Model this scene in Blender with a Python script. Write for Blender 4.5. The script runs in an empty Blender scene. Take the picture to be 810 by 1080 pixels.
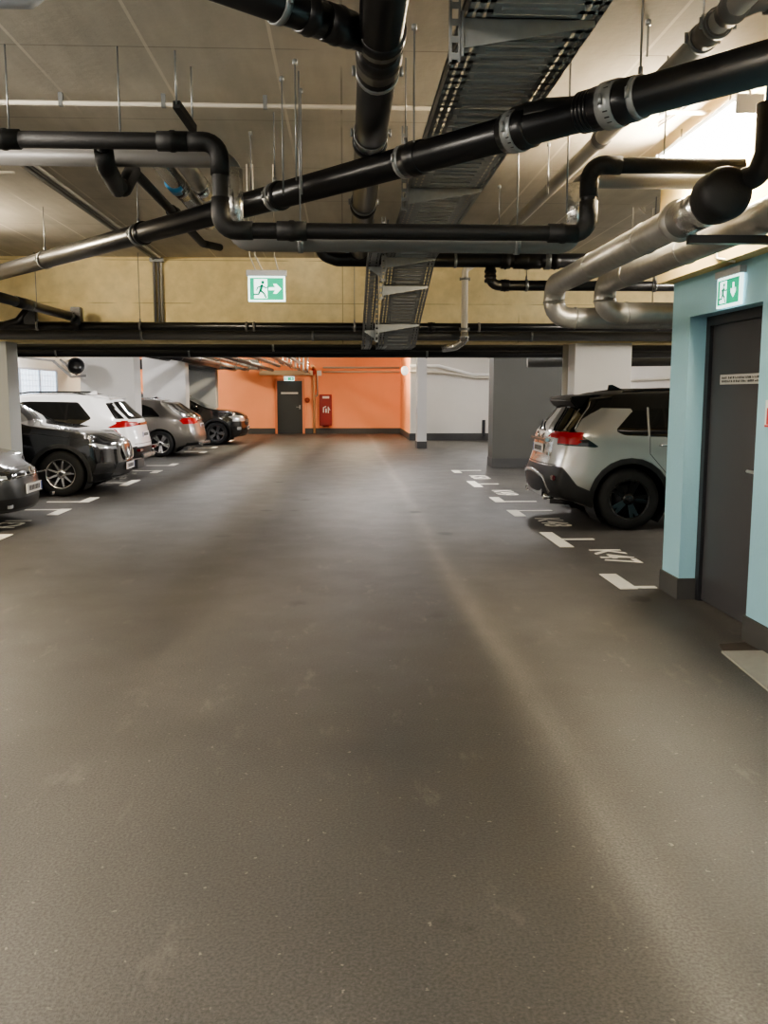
import bpy, bmesh, math, random
from mathutils import Vector, Matrix
random.seed(7)
S = bpy.context.scene
COL = S.collection
PI = math.pi

# ------------------------------------------------------------------ camera
FPX, HX, HY = 940.0, 362.0, 415.0
EYE = Vector((0, 0, 1.6))
_p = math.atan((540 - HY) / FPX)
_r = math.atan((405 - HX) / FPX * math.cos(_p))
FW = Vector((math.sin(_r) * math.cos(_p), math.cos(_r) * math.cos(_p), -math.sin(_p)))
RT = Vector((math.cos(_r), -math.sin(_r), 0))
UP = RT.cross(FW)
cam_d = bpy.data.cameras.new('camera')
cam_d.sensor_fit = 'VERTICAL'; cam_d.sensor_height = 36; cam_d.lens = FPX / 1080 * 36
cam_d.clip_start = 0.05; cam_d.clip_end = 200
cam = bpy.data.objects.new('camera', cam_d); COL.objects.link(cam)
cam.location = EYE; cam.rotation_euler = (PI / 2 - _p, 0, -_r)
S.camera = cam

def _ray(px, py):
    return FW + RT * ((px - 405) / FPX) + UP * ((540 - py) / FPX)
def P(px, py, Y):
    d = _ray(px, py); return EYE + d * (Y / d.y)
def PZ(px, py, z):
    d = _ray(px, py); return EYE + d * ((z - EYE.z) / d.z)
def PX(px, py, x):
    d = _ray(px, py); return EYE + d * (x / d.x)

# ------------------------------------------------------------------ materials
def s2l(c):
    return tuple(((v / 255) / 12.92 if v / 255 <= .04045 else ((v / 255 + .055) / 1.055) ** 2.4) for v in c)
MATS = {}
def mat(name, rgb, rough=.5, metal=0., noise=0., nscale=8., bump=0., bscale=60., coat=0., emit=0., stretch=None, spec=None):
    if name in MATS: return MATS[name]
    m = bpy.data.materials.new(name); m.use_nodes = True; MATS[name] = m
    nt = m.node_tree; b = nt.nodes['Principled BSDF']
    c = s2l(rgb)
    b.inputs['Base Color'].default_value = (*c, 1)
    b.inputs['Roughness'].default_value = rough
    b.inputs['Metallic'].default_value = metal
    b.inputs['Coat Weight'].default_value = coat
    b.inputs['Coat Roughness'].default_value = .05
    if spec is not None: b.inputs['Specular IOR Level'].default_value = spec
    if emit:
        b.inputs['Emission Color'].default_value = (*c, 1); b.inputs['Emission Strength'].default_value = emit
    if noise or bump:
        tc = nt.nodes.new('ShaderNodeTexCoord')
        src = tc.outputs['Object']
        if stretch:
            mp = nt.nodes.new('ShaderNodeMapping'); mp.inputs['Scale'].default_value = stretch
            nt.links.new(src, mp.inputs['Vector']); src = mp.outputs['Vector']
    if noise:
        n = nt.nodes.new('ShaderNodeTexNoise'); n.inputs['Scale'].default_value = nscale; n.inputs['Detail'].default_value = 6
        nt.links.new(src, n.inputs['Vector'])
        mx = nt.nodes.new('ShaderNodeMix'); mx.data_type = 'RGBA'
        mx.inputs[6].default_value = (*[v * (1 - noise) for v in c], 1); mx.inputs[7].default_value = (*[min(1, v * (1 + noise)) for v in c], 1)
        nt.links.new(n.outputs['Fac'], mx.inputs[0]); nt.links.new(mx.outputs[2], b.inputs['Base Color'])
    if bump:
        n2 = nt.nodes.new('ShaderNodeTexNoise'); n2.inputs['Scale'].default_value = bscale; n2.inputs['Detail'].default_value = 4
        nt.links.new(src, n2.inputs['Vector'])
        bp = nt.nodes.new('ShaderNodeBump'); bp.inputs['Strength'].default_value = bump; bp.inputs['Distance'].default_value = .01
        nt.links.new(n2.outputs['Fac'], bp.inputs['Height']); nt.links.new(bp.outputs['Normal'], b.inputs['Normal'])
    return m

class NT:
    """small node helper"""
    def __init__(s, m): s.t = m.node_tree; s.n = s.t.nodes; s.l = s.t.links
    def val(s, op, a, b=None, c=None):
        n = s.n.new('ShaderNodeMath'); n.operation = op
        for i, v in enumerate((a, b, c)):
            if v is None: continue
            if isinstance(v, (int, float)): n.inputs[i].default_value = v
            else: s.l.new(v, n.inputs[i])
        return n.outputs[0]
    def noise(s, vec, scale, detail=5, rough=.55):
        n = s.n.new('ShaderNodeTexNoise'); n.inputs['Scale'].default_value = scale; n.inputs['Detail'].default_value = detail
        n.inputs['Roughness'].default_value = rough
        s.l.new(vec, n.inputs['Vector']); return n.outputs['Fac']
    def mapping(s, vec, scale=(1, 1, 1), loc=(0, 0, 0), rot=(0, 0, 0)):
        n = s.n.new('ShaderNodeMapping'); n.inputs['Scale'].default_value = scale; n.inputs['Location'].default_value = loc; n.inputs['Rotation'].default_value = rot
        s.l.new(vec, n.inputs['Vector']); return n.outputs[0]
    def ramp(s, fac, stops):
        n = s.n.new('ShaderNodeValToRGB'); s.l.new(fac, n.inputs[0]); e = n.color_ramp.elements
        e[0].position, e[0].color = stops[0][0], (*stops[0][1], 1); e[1].position, e[1].color = stops[-1][0], (*stops[-1][1], 1)
        for p, c in stops[1:-1]:
            x = e.new(p); x.color = (*c, 1)
        return n.outputs[0]
    def mix(s, fac, a, b, blend='MIX'):
        n = s.n.new('ShaderNodeMix'); n.data_type = 'RGBA'; n.blend_type = blend
        for i, v in ((0, fac), (6, a), (7, b)):
            if isinstance(v, (int, float)): n.inputs[i].default_value = v
            elif isinstance(v, tuple): n.inputs[i].default_value = (*v, 1)
            else: s.l.new(v, n.inputs[i])
        return n.outputs[2]

def asphalt():
    m = bpy.data.materials.new('worn asphalt floor'); m.use_nodes = True
    q = NT(m); b = q.n['Principled BSDF']
    tc = q.n.new('ShaderNodeTexCoord'); o = tc.outputs['Object']
    sx = q.n.new('ShaderNodeSeparateXYZ'); q.l.new(o, sx.inputs[0]); X = sx.outputs[0]; Y = sx.outputs[1]
    base = q.ramp(q.noise(o, .55, 6), [(.3, s2l((59, 57, 55))), (.55, s2l((67, 65, 62))), (.75, s2l((78, 75, 71)))])
    # shade and light bands painted into the colour along the drive (bent by noise)
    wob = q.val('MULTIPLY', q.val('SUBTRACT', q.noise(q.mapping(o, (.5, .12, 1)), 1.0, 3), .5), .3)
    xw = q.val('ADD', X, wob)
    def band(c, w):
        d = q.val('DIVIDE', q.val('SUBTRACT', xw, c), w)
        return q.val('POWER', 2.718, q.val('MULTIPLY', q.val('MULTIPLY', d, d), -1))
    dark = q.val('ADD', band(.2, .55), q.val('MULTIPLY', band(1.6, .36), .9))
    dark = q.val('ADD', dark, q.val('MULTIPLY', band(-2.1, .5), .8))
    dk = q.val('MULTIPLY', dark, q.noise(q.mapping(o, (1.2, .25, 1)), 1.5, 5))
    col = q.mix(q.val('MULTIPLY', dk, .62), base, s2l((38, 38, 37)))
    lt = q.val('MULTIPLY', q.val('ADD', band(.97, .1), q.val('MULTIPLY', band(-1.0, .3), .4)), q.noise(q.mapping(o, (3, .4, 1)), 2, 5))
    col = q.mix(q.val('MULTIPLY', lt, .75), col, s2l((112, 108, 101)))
    # oil spots
    v = q.n.new('ShaderNodeTexVoronoi'); v.inputs['Scale'].default_value = 1.15; q.l.new(q.mapping(o, (1, .8, 1)), v.inputs['Vector'])
    dd = q.val('ADD', v.outputs['Distance'], q.val('MULTIPLY', q.noise(o, 14, 4), .12))
    spot = q.val('SUBTRACT', 1, q.val('SMOOTH_MIN', q.val('MULTIPLY', q.val('MAXIMUM', q.val('SUBTRACT', dd, .135), 0), 16), 1, .1))
    spot = q.val('MULTIPLY', q.val('MAXIMUM', spot, 0), q.ramp(q.noise(o, 1.1, 2), [(.42, (.1, .1, .1)), (.56, (1, 1, 1))]))
    col = q.mix(q.val('MULTIPLY', spot, .85), col, s2l((26, 24, 22)))
    # fine aggregate
    g = q.noise(o, 95, 4)
    col = q.mix(1.0, col, q.ramp(g, [(.36, (.66, .66, .66)), (.64, (1.32, 1.32, 1.32))]), 'MULTIPLY')
    # pale flecks and scuffs
    fl = q.ramp(q.noise(o, 34, 2), [(.69, (0, 0, 0)), (.75, (1, 1, 1))])
    col = q.mix(q.val('MULTIPLY', fl, .45), col, s2l((150, 143, 132)))
    sc = q.ramp(q.noise(q.mapping(o, (1, .35, 1), rot=(0, 0, .35)), 5.5, 8, .7), [(.585, (0, 0, 0)), (.68, (1, 1, 1))])
    col = q.mix(q.val('MULTIPLY', sc, .3), col, s2l((112, 106, 98)))
    q.l.new(col, b.inputs['Base Color'])
    rg = q.n.new('ShaderNodeMapRange'); q.l.new(q.noise(o, 2.2, 5), rg.inputs[0])
    rg.inputs[3].default_value = .42; rg.inputs[4].default_value = .62; q.l.new(rg.outputs[0], b.inputs['Roughness'])
    bp = q.n.new('ShaderNodeBump'); bp.inputs['Strength'].default_value = .35; bp.inputs['Distance'].default_value = .006
    q.l.new(g, bp.inputs['Height']); q.l.new(bp.outputs[0], b.inputs['Normal'])
    return m

def concrete(name, lo, mid, hi, bw, bh, axes, joint=.012, jdark=.55, scale=.6, ridge=None):
    """board-marked concrete with formwork joints; axes picks which object axes carry the joint grid"""
    m = bpy.data.materials.new(name); m.use_nodes = True
    q = NT(m); b = q.n['Principled BSDF']
    tc = q.n.new('ShaderNodeTexCoord'); o = tc.outputs['Object']
    sx = q.n.new('ShaderNodeSeparateXYZ'); q.l.new(o, sx.inputs[0])
    base = q.ramp(q.noise(o, scale, 7, .6), [(.3, s2l(lo)), (.52, s2l(mid)), (.72, s2l(hi))])
    st = q.noise(q.mapping(o, (3, .4, 3)), 2.5, 6)
    base = q.mix(.35, base, q.mix(1.0, base, q.ramp(st, [(.3, (.7, .7, .7)), (.7, (1.25, 1.25, 1.25))]), 'MULTIPLY'))
    f = None
    for ax, w in zip(axes, (bw, bh)):
        a = q.val('PINGPONG', sx.outputs[ax], w / 2)
        g = q.val('LESS_THAN', a, joint / 2)
        f = g if f is None else q.val('MAXIMUM', f, g)
    brk = q.ramp(q.noise(o, 1.6, 2), [(.40, (0, 0, 0)), (.5, (1, 1, 1))])
    f = q.val('MULTIPLY', f, brk)
    base = q.mix(q.val('MULTIPLY', f, jdark), base, tuple(v * .3 for v in s2l(lo)))
    if ridge:
        a = q.val('PINGPONG', q.val('ADD', sx.outputs[0], ridge[1]), ridge[0] / 2)
        g = q.val('MULTIPLY', q.val('LESS_THAN', a, .009), q.ramp(q.noise(o, .7, 2), [(.36, (0, 0, 0)), (.48, (1, 1, 1))]))
        base = q.mix(q.val('MULTIPLY', g, .55), base, tuple(min(1, v * 1.35) for v in s2l(hi)))
    pit = q.ramp(q.noise(o, 30, 3), [(.70, (0, 0, 0)), (.78, (1, 1, 1))])
    base = q.mix(q.val('MULTIPLY', pit, .25), base, tuple(v * .5 for v in s2l(lo)))
    q.l.new(base, b.inputs['Base Color']); b.inputs['Roughness'].default_value = .85
    bp = q.n.new('ShaderNodeBump'); bp.inputs['Strength'].default_value = .25; bp.inputs['Distance'].default_value = .01
    q.l.new(q.noise(o, 22, 5), bp.inputs['Height']); q.l.new(bp.outputs[0], b.inputs['Normal'])
    return m

# ------------------------------------------------------------------ mesh builder
def frame_of(t):
    t = t.normalized(); a = Vector((0, 0, 1)) if abs(t.z) < .9 else Vector((1, 0, 0))
    u = t.cross(a).normalized(); return u, t.cross(u).normalized()

def fillet(pts, rad, n=6):
    pts = [Vector(p) for p in pts]
    if rad <= 0 or len(pts) < 3: return pts
    out = [pts[0]]
    for i in range(1, len(pts) - 1):
        a, p, c = pts[i - 1], pts[i], pts[i + 1]
        d1, d2 = (a - p), (c - p)
        ang = d1.angle(d2)
        if ang > PI - .02: out.append(p); continue
        k = min(rad / math.tan(ang / 2), d1.length * .49, d2.length * .49)
        s, e = p + d1.normalized() * k, p + d2.normalized() * k
        for j in range(n + 1):
            t = j / n
            # quadratic through the corner, close to an arc
            w = math.sin(ang / 2)
            b0, b1, b2 = (1 - t) ** 2, 2 * t * (1 - t) * w, t * t
            out.append((s * b0 + p * b1 + e * b2) / (b0 + b1 + b2))
    out.append(pts[-1]); return out

class MB:
    def __init__(s): s.bm = bmesh.new()
    def box(s, x0, x1, y0, y1, z0, z1, M=None):
        v = [s.bm.verts.new((x, y, z)) for x in (x0, x1) for y in (y0, y1) for z in (z0, z1)]
        if M is not None:
            for q in v: q.co = M @ q.co
        for f in ((0, 1, 3, 2), (4, 6, 7, 5), (0, 4, 5, 1), (2, 3, 7, 6), (0, 2, 6, 4), (1, 5, 7, 3)):
            s.bm.faces.new([v[i] for i in f])
        return s
    def bar(s, a, b, w, h):
        """box beam from a to b, w across, h high"""
        a, b = Vector(a), Vector(b); d = b - a; L = d.length; t = d.normalized()
        u = t.cross(Vector((0, 0, 1)))
        if u.length < 1e-4: u = Vector((1, 0, 0))
        u.normalize(); n = u.cross(t)
        M = Matrix((( u.x, t.x, n.x, a.x), (u.y, t.y, n.y, a.y), (u.z, t.z, n.z, a.z), (0, 0, 0, 1)))
        return s.box(-w / 2, w / 2, 0, L, -h / 2, h / 2, M)
    def tube(s, pts, r, seg=16, bend=0., cap=True, nb=6):
        pts = fillet(pts, bend, nb); n = len(pts)
        rs = r if isinstance(r, (list, tuple)) else [r] * n
        t0 = (pts[1] - pts[0]).normalized(); u, v = frame_of(t0); rings = []
        for i, p in enumerate(pts):
            t = ((pts[min(i + 1, n - 1)] - pts[max(i - 1, 0)])).normalized()
            q = t0.rotation_difference(t); u = q @ u; v = q @ v; t0 = t
            rings.append([s.bm.verts.new(p + (u * math.cos(2 * PI * k / seg) + v * math.sin(2 * PI * k / seg)) * rs[i]) for k in range(seg)])
        for i in range(n - 1):
            for k in range(seg):
                f = s.bm.faces.new((rings[i][k], rings[i + 1][k], rings[i + 1][(k + 1) % seg], rings[i][(k + 1) % seg])); f.smooth = True
        if cap:
            s.bm.faces.new(rings[0]); s.bm.faces.new(rings[-1][::-1])
        return s
    def lathe(s, prof, c, axis, seg=24, closed=False):
        """prof: (r, h) along axis through c"""
        ax = Vector(axis).normalized(); u, v = frame_of(ax); c = Vector(c); rings = []
        for r, h in prof:
            r = max(r, 1e-4)
            rings.append([s.bm.verts.new(c + ax * h + (u * math.cos(2 * PI * k / seg) + v * math.sin(2 * PI * k / seg)) * r) for k in range(seg)])
        m = len(rings)
        for i in range(m if closed else m - 1):
            j = (i + 1) % m
            for k in range(seg):
                f = s.bm.faces.new((rings[i][k], rings[i][(k + 1) % seg], rings[j][(k + 1) % seg], rings[j][k])); f.smooth = True
        return s
    def prism(s, poly, o, u, v, n, th):
        """2-D polygon poly in axes u,v at o, extruded th along n"""
        o, u, v, n = Vector(o), Vector(u), Vector(v), Vector(n)
        a = [s.bm.verts.new(o + u * x + v * y) for x, y in poly]
        b = [s.bm.verts.new(o + u * x + v * y + n * th) for x, y in poly]
        m = len(poly)
        s.bm.faces.new(a[::-1]); s.bm.faces.new(b)
        for i in range(m): s.bm.faces.new((a[i], a[(i + 1) % m], b[(i + 1) % m], b[i]))
        return s
    def ball(s, c, r, sx=1, sy=1, sz=1, seg=12):
        M = Matrix.Translation(Vector(c)) @ Matrix.Diagonal((r * sx, r * sy, r * sz, 1))
        g = bmesh.ops.create_uvsphere(s.bm, u_segments=seg, v_segments=max(6, seg // 2 + 2), radius=1, matrix=M)
        for v in g['verts']:
            for f in v.link_faces: f.smooth = True
        return s
    def build(s, name, m, parent=None, loc=None, local=False, bevel=0, sub=0):
        bmesh.ops.recalc_face_normals(s.bm, faces=s.bm.faces)
        off = Vector((0, 0, 0))
        if parent is not None and not local:
            q = parent
            while q is not None: off += q.location; q = q.parent
        elif loc is not None: off = Vector(loc)
        if off.length: bmesh.ops.translate(s.bm, vec=-off, verts=s.bm.verts)
        if bevel:
            bmesh.ops.bevel(s.bm, geom=[e for e in s.bm.edges if len(e.link_faces) == 2 and e.calc_face_angle() > .5], offset=bevel, segments=2, affect='EDGES', clamp_overlap=True)
        me = bpy.data.meshes.new(name); s.bm.to_mesh(me); s.bm.free()
        o = bpy.data.objects.new(name, me); COL.objects.link(o)
        if parent is not None: o.parent = parent
        elif loc is not None: o.location = loc
        if m: me.materials.append(m)
        if sub:
            for p in me.polygons: p.use_smooth = True
            md = o.modifiers.new('smooth', 'SUBSURF'); md.levels = sub; md.render_levels = sub
        return o

def tag(o, label=None, cat=None, group=None, kind=None):
    if label: o['label'] = label
    if cat: o['category'] = cat
    if group: o['group'] = group
    if kind: o['kind'] = kind
    return o
def thing(name, label, cat, loc=(0, 0, 0), rz=0, group=None):
    o = bpy.data.objects.new(name, None); COL.objects.link(o); o.location = loc; o.rotation_euler = (0, 0, rz)
    o.empty_display_size = .1
    return tag(o, label, cat, group)
def struct(name, mb, m): return tag(mb.build(name, m), kind='structure')

# ------------------------------------------------------------------ palette
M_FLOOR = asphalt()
M_CEIL = concrete('grey ceiling concrete', (168, 162, 151), (186, 180, 168), (201, 195, 183), 5.0, 1.25, (0, 1), .012, .5, ridge=(.66, 1.02))
M_BEAM = concrete('yellowish beam concrete', (200, 182, 136), (217, 200, 154), (230, 216, 176), 2.4, .56, (0, 2), .012)
M_LINT = concrete('pale raw concrete', (190, 168, 118), (212, 190, 138), (226, 208, 160), 2.4, 9, (1, 2), .01)
M_WHITE = mat('white wall paint', (214, 210, 203), .75, noise=.06, nscale=1.5, bump=.12)
M_COLUMN = mat('white column paint', (205, 203, 200), .7, noise=.05, nscale=2, bump=.12)
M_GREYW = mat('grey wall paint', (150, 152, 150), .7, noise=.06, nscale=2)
M_DKW = mat('shaded wall paint', (76, 76, 72), .7, noise=.08, nscale=1.5)  # shade on the far right pillar is put into this dark colour
M_BLUE = mat('light blue wall paint', (152, 196, 212), .6, noise=.05, nscale=3, bump=.15, bscale=40)
M_ORANGE = mat('orange wall paint', (246, 164, 120), .65, noise=.05, nscale=1.5)
M_SKIRT = mat('dark skirting paint', (66, 66, 66), .6, noise=.12, nscale=6)
M_BLKP = mat('black plastic pipe', (17, 17, 19), .3, noise=.15, nscale=10)
M_BLKR = mat('black rubber insulation', (10, 10, 11), .6, noise=.2, nscale=14, bump=.2)
M_GREYP = mat('grey pipe jacket', (120, 118, 116), .45, noise=.08, nscale=6)
M_LGREYP = mat('pale grey pipe', (168, 165, 158), .4, noise=.06, nscale=6)
M_SILV = mat('dull aluminium pipe jacket', (176, 175, 172), .38, .75, noise=.18, nscale=12, bump=.25, bscale=30)
M_FOIL = mat('bright foil', (210, 210, 208), .22, .95, noise=.1, nscale=30, bump=.5, bscale=25)
M_ZINC = mat('galvanised steel', (140, 143, 144), .42, .65, noise=.15, nscale=25)
M_ZINCD = mat('dull galvanised sheet', (150, 153, 154), .5, .45, noise=.18, nscale=18)  # duller sheet metal, rougher and less metallic than the steel
M_WPIPE = mat('painted white pipe', (205, 198, 184), .5)
M_DOOR = mat('anthracite door paint', (62, 62, 66), .45, noise=.06, nscale=4)
M_FRAME = mat('black steel frame', (40, 41, 46), .4)
M_PAINTW = mat('white road paint', (226, 222, 210), .6, noise=.14, nscale=22, bump=.1)
M_RED = mat('signal red', (150, 30, 28), .4)
M_REDS = mat('red sign', (205, 38, 48), .4)
M_WSIGN = mat('white sign', (222, 222, 218), .45)
M_INK = mat('dark print', (46, 46, 48), .6)
M_GREEN = mat('lit green sign', (0, 172, 132), .5, emit=.5)
M_GREEND = mat('dark green pictogram', (0, 130, 100), .5, emit=.3)
M_LITW = mat('lit white sign', (225, 250, 245), .4, emit=1.3)
M_HOUS = mat('grey lamp housing', (176, 178, 184), .45)
M_LAMP = mat('lit lamp diffuser', (255, 246, 232), .4, emit=165)
M_LAMPC = mat('cool lamp diffuser', (250, 247, 246), .4, emit=165)
M_LAMPB = mat('bright lamp diffuser', (255, 238, 208), .4, emit=240)
M_CABLE = mat('black cable', (24, 24, 26), .55)
# ================================================================== SETTING
ZC = 3.4
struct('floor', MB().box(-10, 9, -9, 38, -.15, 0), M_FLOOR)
struct('ceiling', MB().box(-10, 9, -9, 38, ZC, ZC + .1), M_CEIL)
# downstand beam across the drive, on the pillars
struct('beam_middle', MB().box(-9.3, 7.8, 12.32, 12.9, 2.29, ZC), M_BEAM)
struct('beam_far', MB().box(-9.3, 7.8, 19.3, 19.9, 2.75, ZC), M_CEIL)
# room walls
struct('wall_left', MB().box(-9.5, -9.3, -9, 38, 0, ZC), M_WHITE)
struct('wall_right', MB().box(7.8, 8.0, 7.3, 31.2, 0, ZC), M_WHITE)
struct('wall_orange_back', MB().box(-9.3, 2.5, 36, 36.2, 0, ZC), M_ORANGE)
struct('wall_orange_side', MB().box(2.3, 2.5, 30.9, 36, 0, ZC), M_ORANGE)
struct('wall_white_back', MB().box(2.3, 7.8, 30.7, 30.9, 0, ZC), M_WHITE)
struct('baseboard_orange', MB().box(-9.3, 2.28, 35.97, 36, 0, .22).box(2.27, 2.3, 30.7, 35.97, 0, .22), M_SKIRT)
struct('baseboard_white', MB().box(2.27, 7.8, 30.66, 30.7, 0, .24), M_SKIRT)
# pillars
def pillar(x0, x1, y0, y1, m, skirt=True):
    o = struct('pillar', MB().box(x0, x1, y0, y1, 0, 2.29 if y0 < 13 else ZC - .001), m)
    if skirt: tag(MB().box(x0 - .012, x1 + .012, y0 - .012, y1 + .012, 0, .2).build('pillar_skirting', M_SKIRT, o), kind='structure')
pillar(3.2, 3.99, 12.34, 12.88, M_COLUMN)
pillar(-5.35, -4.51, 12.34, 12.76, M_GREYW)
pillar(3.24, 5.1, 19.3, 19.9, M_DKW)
pillar(-5.55, -4.42, 19.3, 19.9, M_COLUMN)
pillar(-5.65, -4.46, 25.7, 26.3, M_COLUMN)
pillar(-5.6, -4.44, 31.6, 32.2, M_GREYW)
pillar(2.17, 2.44, 26.2, 26.75, M_COLUMN)
# stair core on the right: blue lower wall with a recessed door, raw concrete above
YC = 7.1
core = MB()
core.box(2.615, 2.95, 6.74, YC, 0, 2.46)                 # far pier
core.box(2.615, 2.95, -9, 5.56, 0, 2.46)                # near pier
core.box(2.615, 2.95, 5.56, 6.74, 2.17, 2.46)            # over the door
core.box(2.95, 7.8, YC - .2, YC, 0, 2.46)              # wall facing the parking bays
struct('wall_blue', core, M_BLUE)
struct('wall_concrete_over_door', MB().box(2.5, 7.8, -9, YC + .06, 2.46, ZC), M_LINT)
sk = MB().box(2.6, 2.615, 6.74, YC + .012, 0, .165).box(2.6, 2.765, 6.725, 6.74, 0, .165).box(2.6, 2.615, -9, 5.575, 0, .165).box(2.615, 2.765, 5.56, 5.575, 0, .165).box(2.6, 7.8, YC, YC + .012, 0, .165)
struct('baseboard_blue', sk, M_SKIRT)
# blue-room door
fr = MB().box(2.745, 2.83, 6.67, 6.74, 0, 2.17).box(2.745, 2.83, 5.56, 5.63, 0, 2.17).box(2.745, 2.83, 5.63, 6.67, 2.1, 2.17)
dr = tag(fr.build('door_1', M_FRAME), kind='structure')
leaf = MB().box(2.772, 2.82, 5.625, 6.675, .012, 2.105).build('door_leaf', M_DOOR, dr)
h = MB().box(2.763, 2.772, 5.72, 5.765, .96, 1.16).tube([(2.77, 5.742, 1.08), (2.715, 5.742, 1.08), (2.715, 5.87, 1.08)], .011, 10, .02)
h.build('door_handle', mat('brushed steel', (205, 205, 200), .3, .8), leaf)
M_SILVSIGN = mat('silver sign strip', (196, 194, 188), .4)
st = MB().box(2.766, 2.772, 5.8, 6.5, 1.665, 1.735).build('sign_strip', M_SILVSIGN, leaf)
def fake_print(x, y0, y1, z0, z1, rows, name, parent, m, step=.011):
    """print too small to be read in the photo: little upright strokes"""
    k = MB(); hh = (z1 - z0) / rows
    for r in range(rows):
        y = y0
        while y < y1:
            w = random.choice((.004, .005, .007))
            if random.random() > .14: k.box(x - .0012, x, y, y + w, z0 + r * hh + hh * .18, z0 + r * hh + hh * random.choice((.8, .8, .6)))
            y += step * random.uniform(.75, 1.2)
    return k.build(name, m, parent)
fake_print(2.766, 5.83, 6.47, 1.675, 1.725, 2, 'lettering', st, M_INK)
# concrete threshold slab and the sunken drain mat by the core
struct('trim_threshold', MB().prism([(2.34, 5.28), (2.6, 5.28), (2.6, 3.4), (2.2, 3.4)], (0, 0, .001), (1, 0, 0), (0, 1, 0), (0, 0, 1), .012), mat('pale screed patch', (142, 140, 132), .75, noise=.14, nscale=12, bump=.2))
mb = MB().prism([(2.36, 5.3), (2.59, 5.3), (2.58, 5.48), (2.4, 5.45)], (0, 0, .001), (1, 0, 0), (0, 1, 0), (0, 0, 1), .008)
tag(mb.build('drain_cover', mat('rusty dark cover', (62, 54, 46), .8, noise=.3, nscale=20)), 'small dark rusty drain cover in the floor beside the blue wall', 'drain cover')
# red sign and extinguisher on the blue pier in front of the door
t = MB().box(2.608, 2.614, 5.13, 5.435, 1.395, 1.56).build('fire_sign', M_WSIGN)
tag(t, 'red and white fire fighting sign on the blue wall by the door', 'sign')
MB().box(2.6065, 2.608, 5.15, 5.413, 1.41, 1.512).build('red_field', M_REDS, t)
MB().box(2.6065, 2.608, 5.13, 5.435, 1.395, 1.407).build('lower_band', M_REDS, t)
fake_print(2.608, 5.17, 5.4, 1.525, 1.552, 1, 'lettering', t, M_INK, .02)
ey, ez = 4.9, .34
t = thing('fire_extinguisher', 'red fire extinguisher hanging low on the blue wall by the grey door', 'fire extinguisher', (2.52, ey, ez))
MB().lathe([(0, 0), (.07, .0), (.078, .015), (.08, .05), (.08, .36), (.07, .42), (.035, .46), (.03, .48), (0, .48)], (2.52, ey, ez), (0, 0, 1), 24).build('cylinder_body', M_RED, t)
MB().box(2.505, 2.535, ey - .03, ey + .03, ez + .48, ez + .54).box(2.5, 2.54, ey - .06, ey + .06, ez + .54, ez + .555).tube([(2.52, ey, ez + .51), (2.52, ey - .07, ez + .52), (2.52, ey - .1, ez + .44), (2.52, ey - .1, ez + .18)], .01, 8, .04).build('valve_and_hose', M_CABLE, t)
MB().box(2.59, 2.615, ey - .04, ey + .04, ez + .18, ez + .38).build('wall_mount', M_ZINC, t)

# far door in the orange wall
fd = tag(MB().box(-2.72, -2.63, 35.93, 35.985, 0, 2.18).box(-1.63, -1.54, 35.93, 35.985, 0, 2.18).box(-2.63, -1.63, 35.93, 35.985, 2.1, 2.18).build('door_2', mat('orange tinted frame', (206, 130, 94), .6)), kind='structure')
lf = MB().box(-2.63, -1.63, 35.94, 35.98, .01, 2.1).build('door_leaf', mat('dark green grey door', (38, 42, 42), .4, noise=.1, nscale=3), fd)
MB().box(-2.47, -1.8, 35.932, 35.94, 1.58, 1.65).build('sign_strip', M_SILVSIGN, lf)
MB().box(-1.76, -1.7, 35.93, 35.94, .98, 1.14).tube([(-1.73, 35.94, 1.06), (-1.73, 35.88, 1.06), (-1.88, 35.88, 1.06)], .014, 8, .02).build('door_handle', M_ZINC, lf)
tag(MB().box(-3.3, -1.2, 35.7, 35.99, 2.32, 2.5).build('door_canopy', mat('cream lintel', (214, 196, 166), .7)), 'cream boxed lintel above the dark door in the orange wall', 'lintel', kind='structure')

# left side window with daylight behind frosted glass
w = tag(MB().box(-9.3, -9.22, 24.4, 29.6, 1.42, 1.28).box(-9.3, -9.22, 24.4, 29.6, 2.3, 2.36).box(-9.3, -9.22, 24.4, 24.48, 1.48, 2.3).box(-9.3, -9.22, 29.52, 29.6, 1.48, 2.3).box(-9.3, -9.22, 26.2, 26.26, 1.48, 2.3).box(-9.3, -9.22, 27.9, 27.96, 1.48, 2.3).build('window_1', M_HOUS), kind='structure')
M_SKYL = mat('daylit frosted glass', (206, 224, 240), .3, emit=1.5)
for a, b in ((24.48, 26.2), (26.26, 27.9), (27.96, 29.52)):
    MB().box(-9.285, -9.27, a, b, 1.48, 2.3).build('pane', M_SKYL, w)
    g = MB()
    for z in (1.65, 1.82, 1.98, 2.14): g.box(-9.268, -9.262, a, b, z, z + .012)
    for k in range(1, 6): g.box(-9.268, -9.262, a + (b - a) * k / 6, a + (b - a) * k / 6 + .012, 1.48, 2.3)
    g.build('pane_grid', M_HOUS, w)

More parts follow.
